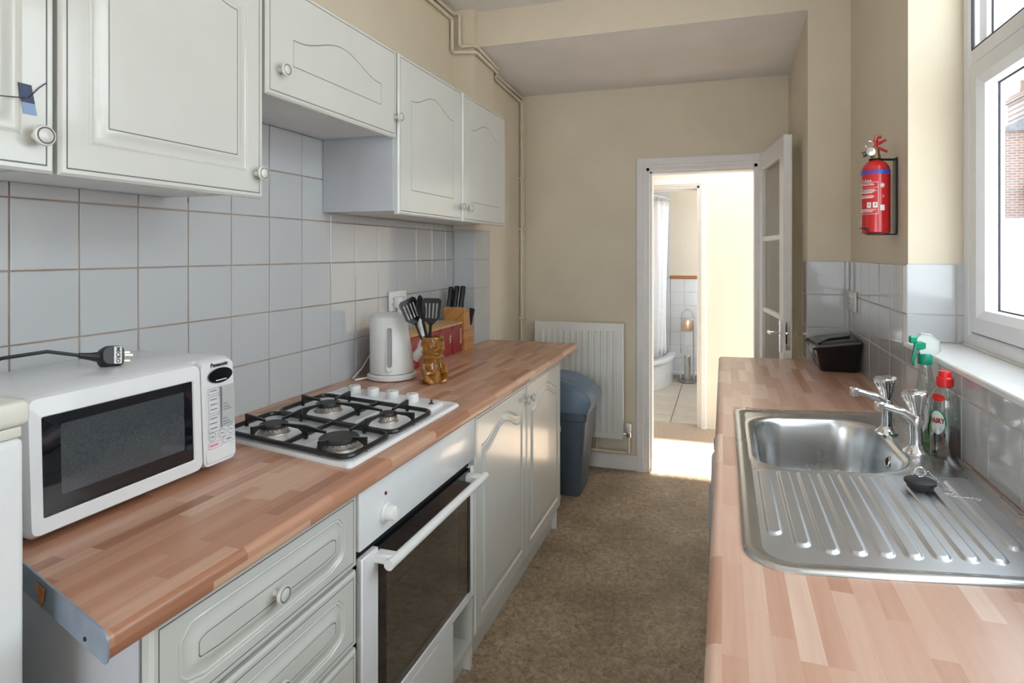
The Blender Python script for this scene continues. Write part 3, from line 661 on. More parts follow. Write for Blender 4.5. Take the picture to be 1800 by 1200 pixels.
gp = part('menu_panel', B().box(0, .036, 0, .094, 0, .0003).xf(FM(yc + .001, 1.004)), GREYP, cpn, False)
for k, z in enumerate((1.088, 1.080, 1.073, 1.055, 1.048, 1.042, 1.022, 1.015, 1.009)): part('menu_mark', B().box(0, .012 + .012 * ((k * 7) % 3) / 2, 0, .002, 0, .0003).xf(FM(yc + .004, z, .001)), GREYL, cpn, False)
part('button_mark', B().box(0, .022, 0, .0035, 0, .0003).xf(FM(pl + .005, .968)), PINKL, cpn, False); part('button_mark', B().box(0, .014, 0, .003, 0, .0003).xf(FM(yc + .014, .972)), GREYL, cpn, False)
for y in (MY0 + .05, MY1 - .05):
    for x in (-1.35, -1.14): part('foot', B().cyl((x, y, .910), (x, y, .924), .014, n=12), BLACK, mw)
# plug lying on the microwave
pg = thing('mains_plug', 'black mains plug with a white MICRO label lying on the microwave', 'plug', (-1.235, .945, MZ1))
c0 = Vector((-1.235, .945, 1.180))
Mp = frame_M(c0, (.35, .93, -.10), (-.25, .20, .95))
b = B(); P = rrect(-.024, .022, -.022, .022, [.012, .016, .016, .012], 4)
b.loops([[(x * .82, y * .82, -.016) for x, y in P], [(x, y, -.011) for x, y in P], [(x, y, .006) for x, y in P], [(x * .8, y * .8, .014) for x, y in P]], 0, True, True, True)
b.xf(Mp); part('body', b, BLACK, pg)
lb = part('label_sticker', B().box(.000, .014, -.018, .018, .0145, .0150, 0).xf(Mp), WPRINT, pg, False, label='white sticker')
part('lettering', text_b('MICRO', .0105, Mp @ frame_M((.007, 0, .0153), (0, -1, 0), (1, 0, 0)), bold=.0003), INK, lb)
for dx, dy in ((.0, .010), (-.009, -.006), (.009, -.006)): part('pin', B().box(.020, .036, dx - .002, dx + .002, dy - .004, dy + .002).xf(Mp), mat('brass_pin', (.5, .45, .35), .3, 1), pg)
part('grip', B().tube([Mp @ Vector(p) for p in ((-.022, .0, -.002), (-.040, .002, -.002), (-.058, .004, 0))], [.011, .0075, .0055], 8), BLACK, pg)
p0 = Mp @ Vector((-.056, .004, 0))
part('cord', B().tube([p0, (-1.27, .84, 1.205), (-1.30, .78, 1.200), (-1.33, .72, 1.178), (-1.345, .67, 1.166), (-1.355, .63, 1.10), (-1.36, .615, .95)], .0036, 8), BLACK, pg)

# ------------------------------------------------------------------ hob
KH = -.19
def sh(x, y, z): return (x, y + KH * (x + .804), z)
hob = thing('gas_hob', 'white four-burner gas hob with black pan supports set in the left worktop', 'hob', (-1.05, 1.5, .91))
HX0, HX1, HY0, HY1 = -1.30, -.804, 1.172, 1.772
b = B()
def rl(q, z, r=.012): return [(x, y, z) for x, y in rrect(HX0 + q, HX1 - q, HY0 + q, HY1 - q, r, 4)]
b.loops([rl(0, .910), rl(.0, .913), rl(.004, .919), rl(.012, .921), rl(.020, .9185), rl(.034, .917)], 0, True, False, True)
WELL = [(-1.150, 1.265, .036), (-1.150, 1.500, .036), (-.915, 1.500, .025), (-.912, 1.265, .048)]
part('plate', b.fn(sh), WHITEP, hob)
for x, y, r in WELL:
    P0 = [(px_, py_, .9182) for px_, py_ in rrect(x - .092, x + .092, y - .088, y + .088, .05, 6)]
    b = B(); 
    def lp_(s_, z): return [(x + (px_ - x) * s_, y + (py_ - y) * s_, z) for px_, py_, _ in P0]
    b.loops([lp_(1, .9172), lp_(.97, .9195), lp_(.92, .9195), lp_(.88, .9180), lp_(.5, .9180)], 0, True, False, True)
    part('burner_well', b.fn(sh), WHITEP, hob)
    bx, by, _ = sh(x, y, 0)
    bz = .918
    bn = part('burner', B().lathe([(r * 1.16, bz), (r * 1.12, bz + .003), (r * 1.03, bz + .004), (r * 1.0, bz + .015), (r * .93, bz + .017)], (bx, by, 0), 32, 0), mat('sooty_burner_ring', (.42, .38, .34), .4, .9, var=.35, scale=60), hob, label='metal burner ring with burnt edge')
    part('burner_cap', B().lathe([(r * .9, bz + .0165), (r * 1.03, bz + .0175), (r * 1.03, bz + .022), (r * .96, bz + .0255), (r * .3, bz + .0262)], (bx, by, 0), 32), mat('matt_black_cap', (.022, .02, .019), .5, var=.3, scale=80), bn, label='matt black burner cap')
    b = B()
    for i in range(20):
        a = 2 * math.pi * i / 20; b.box(r * .98, r * 1.012, -.0010, .0010, bz + .011, bz + .0155).xf(Matrix.Translation((bx, by, 0)) @ Matrix.Rotation(a, 4, 'Z'), len(b.v) - 8)
    part('flame_slots', b, DARK, bn, False)
def finger(b, ox, oy, dx, dy, L, z0=.928):
    prof = [(0, -.009), (0, .026), (L, .020), (L, .015), (.024, .014), (.010, .008), (.007, -.009)]
    n = Vector((-dy, dx, 0)) * .0035
    f = lambda s_, h, k: Vector((ox + dx * s_, oy + dy * s_, z0 + h)) + n * k
    b.loops([[f(s_, h, -1) for s_, h in prof], [f(s_, h, 1) for s_, h in prof]], 0, True, True, True)
for gy0, gy1, wells, lbl in ((1.184, 1.378, (0, 3), 'near'), (1.386, 1.612, (1, 2), 'far')):
    g = part('pan_support', B().tube([(x, y, .929) for x, y in rrect(-1.262, -.822, gy0, gy1, .03, 5)], .0068, 8, closed=True).fn(sh), BLACKI, hob)
    part('cross_bar', B().box(-1.036, -1.026, gy0, gy1, .924, .935, 0, .002).fn(sh), BLACKI, g)
    for k in wells:
        x, y, r = WELL[k]
        xo, xi = (-1.262, -1.031) if x < -1 else (-.822, -1.031)
        s1 = 1 if xo < x else -1
        for q in ((xo, y, s1, 0, abs(x - xo) - r * .98), (xi, y, -s1, 0, abs(x - xi) - r * .98), (x, gy0, 0, 1, y - gy0 - r * .98), (x, gy1, 0, -1, gy1 - y - r * .98)):
            b = B(); finger(b, *q); part('finger', b.fn(sh), BLACKI, g, False)
b = B().loops([[(x, y, z) for x, y in rrect(-1.262 + q, -.848 - q, 1.645 + q, 1.742 - q, .012, 4)] for q, z in ((0, .917), (0, .922), (.004, .926), (.01, .927))], 0, True, False, True)
ks = part('knob_strip', b.fn(sh), WHITEP, hob)
for x in (-1.190, -1.108, -1.026, -.946):
    kx, ky, _ = sh(x, 1.690, 0)
    k = part('knob', B().lathe([(.021, .926), (.0205, .930), (.0195, .948), (.018, .951)], (kx, ky, 0), 24), WHITE2, ks)
    part('pointer', B().box(kx - .002, kx + .002, ky - .019, ky - .004, .9511, .9516), GREYL, k, False)
ix, iy, _ = sh(-.872, 1.692, 0)
part('igniter_button', B().lathe([(.010, .926), (.009, .928), (.004, .929), (.0038, .939), (.003, .940)], (ix, iy, 0), 14), mat('dark_brown_plastic', (.06, .03, .02), .4), ks, label='small dark ignition button')

# ------------------------------------------------------------------ kettle
kt = thing('kettle', 'white plastic jug kettle with a grey water gauge beside the brown mug', 'kettle', (-1.237, 2.085, .91))
kc = Vector((-1.237, 2.085, .91))
part('base', B().lathe([(.088, .002), (.094, .005), (.095, .018), (.088, .023)], kc, 40, sq=1.0), WHITE2, kt)
vd = Vector((1.237, -2.085, 0)).normalized(); vr = Vector((-vd.y, vd.x, 0))   # towards the camera, and to its right
def ell(r, z, s=0): return [(kc.x + vr.x * s + r * math.cos(2 * math.pi * j / 40), kc.y + vr.y * s + r * math.sin(2 * math.pi * j / 40), kc.z + z) for j in range(40)]
kb = part('body', B().loops([ell(.078, .024), ell(.084, .028), ell(.0845, .06, -.001), ell(.082, .10, -.003), ell(.078, .14, -.007), ell(.074, .19, -.011), ell(.0725, .235, -.012), ell(.069, .243, -.012), ell(.062, .245, -.012)], 0, True, True, True), WHITE2, kt)
part('lid', B().loops([ell(.068, .244, -.012), ell(.070, .248, -.012), ell(.064, .252, -.012), ell(.03, .255, -.012)], 0, True, True, True), WHITE2, kt)
M = frame_M(kc + vd * .0800 + Vector((0, 0, .13)) - vr * .010, vr, Vector((0, 0, 1)) - vd * .085)
part('gauge', B().loops([[(x * s_, y * s_, z) for x, y in rrect(-.0095, .0095, -.075, .075, .0095, 6)] for s_, z in ((1.25, -.006), (1.2, .0035), (1.0, .0035), (1.0, .001))], [0, 0, 1], True, False, False).add([(x, y, .001) for x, y in rrect(-.0095, .0095, -.075, .075, .0095, 6)], [tuple(range(28))], 1).xf(M), [WHITE2, mat('smoky_gauge', (.33, .33, .34), .2)], kb, label='smoky grey water gauge')
hp = [kc + vr * x + Vector((0, 0, z)) for x, z in ((.050, .230), (.082, .235), (.108, .223), (.121, .188), (.121, .145), (.110, .105), (.082, .070))]
part('handle', B().tube(hp, [.013, .0115, .011, .0105, .011, .013, .016], 12, flat=1.25), WHITE2, kt)
part('spout', B().loops([[kc - vr * (.078 + d) + vd * (w_ * a) + Vector((0, 0, z)) for a, z in ((-1, .215), (0, .195), (1, .215), (1, .244), (-1, .244))] for d, w_ in ((0, .022), (.011, .006))], 0, True, True, True), WHITE2, kt)
part('power_cord', B().tube([kc + Vector((-.07, -.06, .008)), kc + Vector((-.10, -.10, .005)), kc + Vector((-.125, -.08, .005)), kc + Vector((-.135, 0, .03)), kc + Vector((-.138, .12, .12)), kc + Vector((-.132, .24, .20)), (-1.352, 2.375, 1.155)], .0035, 8), WHITE2, kt)
# ------------------------------------------------------------------ sockets
def socket(label, M, toggles=2, plug=False):
    o = thing('wall_socket', label, 'socket', M.to_translation(), 'double wall sockets')
    part('face_plate', B().box(-.073, .073, -.043, .043, 0, .010, 0, .003, 2).xf(M), WHITE2, o)
    for s_ in (-1, 1):
        part('switch', B().box(s_ * .018 - .006, s_ * .018 + .006, .014, .030, .008, .014, 0, .001).xf(M), WHITE2, o)
        part('pin_holes', B().box(s_ * .045 - .002, s_ * .045 + .002, .006, .015, .0095, .0103).box(s_ * .045 - .014, s_ * .045 - .007, -.014, -.010, .0095, .0103).box(s_ * .045 + .007, s_ * .045 + .014, -.014, -.010, .0095, .0103).xf(M), DARK, o, False)
    return o
Ms = frame_M((XL + .002, 2.378, 1.187), (0, 1, 0), (0, 0, 1))
socket('white double wall socket above the kettle with a plug in it', Ms)
pk = thing('mains_plug', 'white plug pushed into the wall socket above the kettle', 'plug', Ms @ Vector((-.025, -.01, .012)))
part('body', B().box(-.050, -.004, -.030, .020, .0115, .040, 0, .007, 2).xf(Ms), WHITE2, pk); part('cord_grip', B().cyl(Ms @ Vector((-.027, -.030, .028)), Ms @ Vector((-.027, -.050, .024)), .005, .004, 8), WHITE2, pk)
socket('white double wall socket on the tiled wall above the black caddy', frame_M((XR - .0075, 2.93, 1.188), (0, -1, 0), (0, 0, 1)))

# ------------------------------------------------------------------ tiki mug with utensils
GL = mat('amber_brown_glaze', (.29, .115, .016), .14, var=.45, scale=45, coat=.6)
tk = thing('tiki_mug', 'amber glazed carved figure mug holding black utensils', 'mug', (-1.053, 2.066, .91))
tc_ = Vector((-1.053, 2.066, .91))
td = Vector((.25, -1, 0)).normalized()
td = (Vector((-tc_.x, -tc_.y, 0)).normalized() + Vector((.55, .15, 0))).normalized(); tr_ = Vector((-td.y, td.x, 0))
b = B(); prof = [(.043, 0), (.045, .004), (.045, .018), (.040, .024), (.042, .040), (.043, .055), (.038, .072), (.036, .084), (.040, .092), (.041, .100), (.037, .106), (.040, .112), (.042, .135), (.041, .165), (.040, .172), (.036, .172), (.035, .15), (.034, .12)]
Ls = []
for r, z in prof:
    Ls.append([tc_ + (td * math.cos(a) + tr_ * math.sin(a)) * (r * (1 + .05 * math.cos(4 * a))) + Vector((0, 0, z)) for a in [2 * math.pi * j / 36 for j in range(36)]])
b.loops(Ls, 0, True, True, True); part('cup', b, GL, tk)
def on(a, z, r): return tc_ + (td * math.cos(R(a)) + tr_ * math.sin(R(a))) * r + Vector((0, 0, z))
b = B()
for s_ in (-1, 1):
    b.tube([on(s_ * 78, .072, .041), on(s_ * 70, .055, .049), on(s_ * 52, .040, .050), on(s_ * 25, .044, .047), on(s_ * 14, .056, .045)], [.009, .011, .010, .008, .006], 8)
    b.tube([on(s_ * 62, .034, .045), on(s_ * 45, .018, .052), on(s_ * 30, .008, .055), on(s_ * 18, .006, .053)], [.012, .013, .009, .005], 8)
    for k in range(3): b.tube([on(s_ * (14 + k * 9), .010, .050), on(s_ * (14 + k * 9), .004, .056)], .0045, 6)
part('limbs', b, GL, tk)
b = B()
for s_ in (-1, 1):
    for rr in (.012, .0065): b.tube([on(s_ * 26 + rr * 1100 * math.cos(t) / 1.0 * .9, .146 + rr * math.sin(t), .0445) for t in [2 * math.pi * i / 14 for i in range(14)]], .0022, 6, closed=True)
    b.tube([on(s_ * 6, .164, .043), on(s_ * 30, .168, .043), on(s_ * 52, .156, .043)], .004, 6)
    b.tube([on(s_ * 75, .165, .042), on(s_ * 88, .15, .045), on(s_ * 84, .125, .045), on(s_ * 76, .118, .042)], .004, 6)
b.tube([on(0, .158, .042), on(0, .140, .049), on(8, .134, .047), on(-8, .134, .047)], [.004, .006, .005, .005], 8)
b.tube([on(-42, .122, .043), on(-20, .127, .046), on(0, .129, .047), on(20, .127, .046), on(42, .122, .043), on(20, .113, .046), on(0, .111, .047), on(-20, .113, .046)], .0026, 6, closed=True)
for k in range(-3, 4): b.tube([on(k * 10, .126, .0455), on(k * 10, .114, .0455)], .0014, 5)
b.tube([on(a_, .098, .0425) for a_ in range(-180, 180, 20)], .0035, 6, closed=True)
for k in range(4): b.tube([on(-14 + k * 9, .062, .044), on(-10 + k * 9, .078, .041)], .0016, 5)
part('carving', b, GL, tk)
UB = BLACK
def utensil(name, label, foot, head, kind, face, group='black utensils in the mug'):
    o = thing(name, label, 'utensil', foot, group)
    f = Vector(foot); h = Vector(head); ax = (h - f).normalized()
    fc = Vector(face); fc = (fc - ax * fc.dot(ax)).normalized(); rt = ax.cross(fc).normalized() * -1
    if rt.dot(vr) < 0: rt = -rt
    L = (h - f).length
    P = lambda x, s_, d: f + rt * x + ax * s_ + fc * d
    part('handle', B().tube([P(0, 0, 0), P(0, L * .6, 0), P(0, L * .93, -.004), P(0, L, 0)], [.005, .006, .006, .008], 8, flat=.7), UB, o)
    if kind == 'turner':
        HW, HL = .036, .095
        b = B(); n = 4; slot = []
        xs_ = [-HW, -.026, -.021, -.012, -.007, .0015, .0065, .0155, .0205, HW]
        xs_ = [-HW, -.024, -.0175, -.0105, -.004, .004, .0105, .0175, .024, HW]
        for i in range(0, 10, 2): b.loops([[P(x * (.72 + .28 * min(1, s_ / .03)), L + s_, d) for x, s_, d in ((xs_[i], .018, -.0012), (xs_[i + 1], .018, -.0012), (xs_[i + 1], .018, .0012), (xs_[i], .018, .0012))],
                                           [P(x, L + s_, d) for x, s_, d in ((xs_[i], HL - .018, -.0012), (xs_[i + 1], HL - .018, -.0012), (xs_[i + 1], HL - .018, .0012), (xs_[i], HL - .018, .0012))]], 0, True, True, True)
        def cap(pts): b.loops([[P(x, L + s_, -.0012) for x, s_ in pts], [P(x, L + s_, .0012) for x, s_ in pts]], 0, True, True, True)
        cap([(-.008, -.006), (.008, -.006), (.0316, .019), (-.0316, .019)])
        cap([(-HW, HL - .019), (HW, HL - .019), (HW, HL - .008), (HW - .009, HL), (-HW + .009, HL), (-HW, HL - .008)])
        part('blade', b, UB, o, False)
    else:
        b = B(); Ls = []
        for i in range(9):
            t = i / 8; wd = .030 * math.sin(math.pi * (.06 + .90 * t)) ** .7; s_ = L - .005 + .095 * t; dp = .010 * math.sin(math.pi * t)
            Ls.append([P(wd * math.cos(a), s_, -dp * (.3 + .7 * abs(math.sin(a))) + .002 * math.sin(a)) for a in [2 * math.pi * j / 14 for j in range(14)]])
        part('bowl', b.loops(Ls, 0, True, True, True), UB, o)
    return o
zf = tc_.z + .02
utensil('slotted_turner', 'black slotted turner leaning left in the mug', (tc_.x + .012, tc_.y + .010, zf), (tc_.x - .044, tc_.y - .050, tc_.z + .228), 'turner', vd + vr * .5)
utensil('serving_spoon', 'black solid spoon standing between the two slotted turners', tc_ - vd * .015 + vr * .008 + Vector((0, 0, .02)), tc_ + vd * .030 - vr * .034 + Vector((0, 0, .245)), 'spoon', (vd + vr * 1.3))
utensil('slotted_turner', 'black slotted turner leaning right in the mug, its head tilted towards the red boxes', (tc_.x - .012, tc_.y - .010, zf), (tc_.x + .004, tc_.y - .020, tc_.z + .225), 'turner', vd)

# ------------------------------------------------------------------ red storage boxes
CLID = wood_strips('pale_wood_lid', .02, .2, [(.52, .30, .12), (.62, .38, .17), (.68, .44, .22)], .5, 0)
CRED = mat('dark_red_lacquer', (.30, .008, .016), .3, var=.08, coat=.2)
def canister(label, y0, y1, txt, h=.135):
    o = thing('storage_box', label, 'box', (-1.30, (y0 + y1) / 2, .91), 'red storage boxes with wooden lids')
    part('box', B().box(-1.352, -1.243, y0, y1, .910, .910 + h, 0, .003), CRED, o)
    part('lid', B().box(-1.354, -1.240, y0 - .001, y1 + .001, .910 + h, .910 + h + .014, 0, .002), CLID, o)
    if txt: part('lettering', text_b(txt, .022, frame_M((-1.2425, y1 - .020, .988), (0, 0, -1), (0, 1, 0)), bold=.0003), WPRINT, o)
canister('red box with wooden lid partly hidden behind the kettle handle', 2.190, 2.300, None)
canister('dark red SUGAR box with wooden lid right behind the mug', 2.410, 2.520, 'SUGAR')
canister('dark red TEA box with wooden lid, middle of the row', 2.528, 2.646, 'TEA')
canister('dark red COFFEE box with wooden lid beside the knife block', 2.655, 2.765, 'COFFEE')
canister('dark red box with wooden lid between the kettle and the SUGAR box', 2.304, 2.404, None)

# ------------------------------------------------------------------ knife block
KW = wood_strips('orange_block_wood', .014, .4, [(.42, .17, .04), (.55, .25, .07), (.60, .30, .10)], .4, .2)
kbk = thing('knife_block', 'slanted orange wooden knife block beside the COFFEE box', 'knife block', (-1.27, 2.83, .91))
b = B()
prof = [(2.772, .910), (2.880, .910), (2.880, 1.012), (2.838, 1.022), (2.820, 1.098), (2.742, 1.128), (2.765, 1.03)]
prof = [(2.775, .910), (2.885, .910), (2.885, 1.015), (2.845, 1.030), (2.835, 1.105), (2.765, 1.125)]
b.prism([(y, z) for y, z in prof], -1.345, -1.235, 'x'); part('block', b, KW, kbk, False)
def knife(label, base, ax, L, tilt=0):
    o = thing('kitchen_knife', label, 'knife', base, 'black-handled knives in the block')
    p = Vector(base); a = Vector(ax).normalized()
    part('handle', B().tube([p + a * .002, p + a * L * .15, p + a * L * .5, p + a * L * .85, p + a * L * .97, p + a * L], [.010, .0135, .012, .0135, .0135, .009], 8, flat=1.25), BLACK, o)
    part('bolster', B().tube([p - a * .006, p + a * .004], .008, 8), STEEL, o)
kx = (.05, .22, 1)
for (x, y, z, L), lb in zip([(-1.325, 2.782, 1.124, .105), (-1.295, 2.786, 1.122, .112), (-1.262, 2.786, 1.122, .112), (-1.315, 2.815, 1.114, .098), (-1.275, 2.818, 1.113, .100), (-1.250, 2.862, 1.026, .090)],
                            ['long-handled knife at the back left of the block', 'tallest knife handle in the knife block', 'knife handle at the front of the upper row in the block', 'knife handle at the back right of the block', 'knife handle at the right of the upper row in the block', 'separate lower knife handle at the right step of the block']):
    knife('black ' + lb, (x, y, z), (.02, .25, 1) if z > 1.05 else (.10, .33, 1), L)

# ------------------------------------------------------------------ bin
BG = mat('slate_blue_plastic', (.085, .115, .155), .42, var=.05, bump=.1, bscale=200)
BGL = mat('blue_grey_lid_plastic', (.15, .21, .30), .38, var=.05, bump=.1, bscale=200)
bn_ = thing('kitchen_bin', 'blue-grey plastic bin with a domed lid in front of the radiator', 'bin', (-.93, 3.50, 0))
def br(x0, x1, y0, y1, z, r=.03): return [(x, y, z) for x, y in rrect(x0, x1, y0, y1, r, 5)]
part('body', B().loops([br(-1.045, -.790, 3.375, 3.605, .002), br(-1.05, -.785, 3.370, 3.61, .012), br(-1.075, -.742, 3.335, 3.635, .44), br(-1.083, -.734, 3.330, 3.640, .445), br(-1.083, -.732, 3.328, 3.642, .49)], 0, True, True, True), BG, bn_)
lidp = [(-1.088, .49), (-.726, .49), (-.706, .545), (-.716, .580), (-.745, .610), (-.80, .645), (-.87, .668), (-.95, .676), (-1.02, .668), (-1.07, .645), (-1.092, .58)]
b = B(); Ls = []
for y, s_ in ((3.322, .90), (3.326, .97), (3.345, 1.0), (3.485, 1.0), (3.625, 1.0), (3.644, .97), (3.648, .90)):
    Ls.append([(-.90 + (x + .90) * (s_ * .5 + .5), y, .49 + (z - .49) * s_) for x, z in lidp])
b.loops(Ls, 0, True, True, True); ld = part('lid', b, BGL, bn_, ang=60)
sf = [(-.745, .6135), (-.80, .6485), (-.87, .6715), (-.93, .679)]
part('flap', B().loops([[(x, 3.38, z - .003) for x, z in sf], [(x, 3.383, z) for x, z in sf], [(x, 3.587, z) for x, z in sf], [(x, 3.59, z - .003) for x, z in sf]], 0, False), BGL, ld)
part('thumb_dimple', B().lathe([(.028, 0), (.024, .004), (.014, .005), (.006, .002)], (-.79, 3.46, .640), 18, ax=(.5, 0, .85)), BGL, ld)

# ------------------------------------------------------------------ radiator
RAD = mat('white_radiator_enamel', (.76, .75, .71), .35, var=.03, scale=5)
rd = thing('radiator', 'white panel radiator under the end wall beside the doorway', 'radiator', (-.90, 3.84, .215))
RX0, RX1, RZ0, RZ1 = -1.19, -.604, .218, .952
b = B(); b.box(RX0, RX1, 3.802, 3.842, RZ0, RZ1, 0, .008, 2)
part('panel', b, RAD, rd)
n = 13
for i in range(n):
    x = RX0 + .035 + (RX1 - RX0 - .07) * (i + .5) / n; hw = .013
    b = B().loops([[(px_, 3.802 - d, pz_) for px_, pz_ in rrect(x - hw + q, x + hw - q, RZ0 + .035 + q, RZ1 - .05 - q, .010 - q * .5, 4)] for q, d in ((0, 0), (.002, .005), (.006, .007))], 0, True, False, True)
    part('rib', b, RAD, rd)
part('bracket', B().box(RX0 + .1, RX0 + .14, 3.842, 3.898, .3, .9).box(RX1 - .14, RX1 - .1, 3.842, 3.898, .3, .9), RAD, rd)
vx = -.572
vb = part('valve', B().cyl((RX1 - .005, 3.822, .252), (vx, 3.822, .252), .010, n=12).lathe([(.014, .232), (.017, .24), (.017, .262), (.012, .268)], (vx, 3.822, 0), 16), CHROME, rd)
part('valve_cap', B().lathe([(.014, .268), (.017, .272), (.018, .312), (.014, .318)], (vx, 3.822, 0), 14), WHITE2, vb)
solo('radiator_pipe', B().tube([(vx, 3.822, .231), (vx, 3.822, .14), (vx - .012, 3.835, .128), (-.75, 3.84, .128), (-1.20, 3.84, .128)], .0085, 10).tube([(-.78, 3.84, .13), (-.78, 3.858, .20), (-.78, 3.858, .24)], .004, 8), CREAMP, 'cream painted pipe feeding the radiator just above the skirting', 'pipe')

# ------------------------------------------------------------------ heating pipes along the ceiling
for lab, o1, o2 in (('outer cream pipe running under the ceiling and down the far left corner', .014, .020), ('inner cream pipe running close to the ceiling above the other pipe', .040, .046)):
    zo = .0 if o1 < .02 else .034
    t = thing('heating_pipe', lab, 'pipe', (-1.36, 3.0, 0), 'cream heating pipes')
    px1, px2 = XL + .012, XC + .016
    yv = YC - .022 + (-.024 if o1 < .02 else 0)
    xv = px1 if o1 < .02 else px1 + .032
    P = [(px1, 1.9, 2.645 + zo), (px1, 2.60, 2.645 + zo), (px1, yv - .01, 2.645 + zo), (xv, yv, 2.635 + zo), (xv, yv, 2.56), (xv, yv, 2.478 + zo), (xv + .012, yv + .004, 2.468 + zo), (px2 - .01, YC - .016, 2.468 + zo), (px2, YC, 2.468 + zo - .002), (px2, 3.25, 2.450 + zo * .7), (px2, 3.285, 2.447 + zo * .7), (XE + .03, 3.31, 2.440 + zo * .7), (XE + .014, 3.36, 2.437 + zo * .7), (XE + .014, YF - .07 + zo, 2.412 + zo), (XE + .014, YF - .05 + zo, 2.400 + zo), (XE + .014, YF - .05 + zo, 1.5), (XE + .014, YF - .05 + zo, .02)]
    part('pipe', B().tube(P, .0095, 10), CREAMP, t)
    for z in (1.9, 1.56, .96): part('clip', B().box(XE, XE + .028, YF - .065 + zo, YF - .035 + zo, z - .008, z + .008, 0, .003), CREAMP, t)
# ------------------------------------------------------------------ sink
KS = .19; SX0, SX1, SY0, SY1 = .030, .528, .985, 1.985
def ss(x, y, z): return (x, y + KS * (x - .03), z)
sk = thing('kitchen_sink', 'stainless steel sink with a ribbed drainer set in the right worktop', 'sink', (.28, 1.53, .91))
b = B()
def sl_(q, z): return [(x, y, z) for x, y in rrect(SX0 + q, SX1 - q, SY0 + q, SY1 - q, [max(.01, .035 - q * .6), max(.01, .035 - q * .6), max(.02, .085 - q), max(.02, .085 - q)], 8)]
b.loops([sl_(0, .9103), sl_(.002, .9150), sl_(.007, .9168), sl_(.016, .9165), sl_(.022, .9150), sl_(.028, .9128), sl_(.034, .9124)], 0, True, False, False)
part('rim', b.fn(ss), STEEL, sk, ang=70)
BXc, BYc, BHx, BHy, BR = .2425, 1.678, .166, .222, .085
def sd(x, y):
    r = BR + (.03 if x > BXc else 0)
    qx = abs(x - BXc) - BHx + r; qy = abs(y - BYc) - BHy + r
    return math.hypot(max(qx, 0), max(qy, 0)) + min(max(qx, qy), 0) - r
def sm(t): t = min(1, max(0, t)); return t * t * (3 - 2 * t)
RIB = [(.084 + i * .0415, 1.425 - .002 * i, (1.125 if i == 0 else 1.085 if i == 1 else 1.066) + (.05 if i == 9 else 0)) for i in range(10)]
def hz(x, y):
    z = .9126
    d = sd(x, y)
    z += .0012 * math.exp(-((d - .012) / .006) ** 2)
    if d < .006: z -= .004 * sm((.006 - d) / .008)
    if d < -.001: z -= .148 * sm((-.001 - d) / .034) + .006 * sm((-d - .03) / .12)
    if y < 1.45:
        for xr, y1, y0 in RIB:
            yy = min(max(y, y0), y1); dd = math.hypot(x - xr, y - yy)
            if dd < .020: z += .0038 * sm((.0135 - dd) / .0040)
    return z
x0, x1, y0, y1 = SX0 + .026, SX1 - .026, SY0 + .026, SY1 - .026
nx = int((x1 - x0) / .0019); ny = int((y1 - y0) / .0040)
vs = [(x0 + (x1 - x0) * i / nx, y0 + (y1 - y0) * j / ny) for j in range(ny + 1) for i in range(nx + 1)]
def inside(x, y):       # rounded near corners of the pan
    r = .062
    for cx, s_ in ((x0 + r, -1), (x1 - r, 1)):
        if (x - cx) * s_ > 0 and y < y0 + r and math.hypot(x - cx, y - y0 - r) > r: return False
    return True
fs, ms = [], []
for j in range(ny):
    for i in range(nx):
        q = (j * (nx + 1) + i, j * (nx + 1) + i + 1, (j + 1) * (nx + 1) + i + 1, (j + 1) * (nx + 1) + i)
        if all(inside(*vs[k]) for k in q): fs.append(q); ms.append(1 if vs[q[0]][1] < 1.44 else 0)
b = B().add([ss(x, y, hz(x, y)) for x, y in vs], fs, ms)
part('pan', b, [STEEL, STEELD], sk, ang=80)
bx, by, _ = ss(BXc + .01, BYc, 0)
part('waste', B().lathe([(.038, .7595), (.036, .7605), (.028, .7585), (.010, .757)], (bx, by, 0), 24), CHROME, sk)
ox, oy, _ = ss(BXc + BHx - .012, BYc - .02, 0)
part('overflow', B().lathe([(.016, 0), (.016, .003), (.012, .004), (.010, .001)], (ox - .001, oy, .872), 18, ax=(-1, -.1, .25)), CHROME, sk)
part('overflow_hole', B().lathe([(.0095, 0), (.0095, .0015)], (ox - .003, oy, .8725), 16, ax=(-1, -.1, .25)), DARK, sk, False)
# ---- taps
def tap(label, x, y, rot):
    t = thing('pillar_tap', label, 'tap', (x, y, .9128), 'chrome pillar taps', (0, 0, rot), False)
    part('base_flange', B().lathe([(.029, 0), (.0285, .004), (.022, .009), (.017, .014), (.0150, .02)], (0, 0, 0), 24), CHROME, t)
    part('column', B().tube([(0, 0, .012), (0, 0, .045), (-.001, 0, .066), (.0, 0, .080), (.002, 0, .090)], [.0145, .013, .0135, .0165, .013], 16), CHROME, t)
    part('spout', B().tube([(.002, 0, .060), (-.010, 0, .084), (-.030, 0, .098), (-.055, 0, .105), (-.080, 0, .111)], [.013, .0145, .013, .0105, .0115], 12, flat=.85).box(-.092, -.072, -.0115, .0115, .097, .121, 0, .004), CHROME, t)
    a = Vector((-.10, 0, 1)).normalized(); c = Vector((.002, 0, .088)); Ls = []
    prof = [(.010, -.004), (.012, .003), (.015, .012), (.0225, .036), (.0285, .052), (.0275, .059), (.022, .063), (.004, .064)]
    x_ = Vector((1, 0, .10)).normalized(); y_ = Vector((0, 1, 0))
    for r, h in prof:
        Ls.append([c + a * h + (x_ * math.cos(q) + y_ * math.sin(q)) * r * (1 + .10 * math.cos(6 * q) * (h > .008)) for q in [2 * math.pi * j / 36 for j in range(36)]])
    part('handwheel', B().loops(Ls, 0, True, True, True), CHROME, t)
    return t
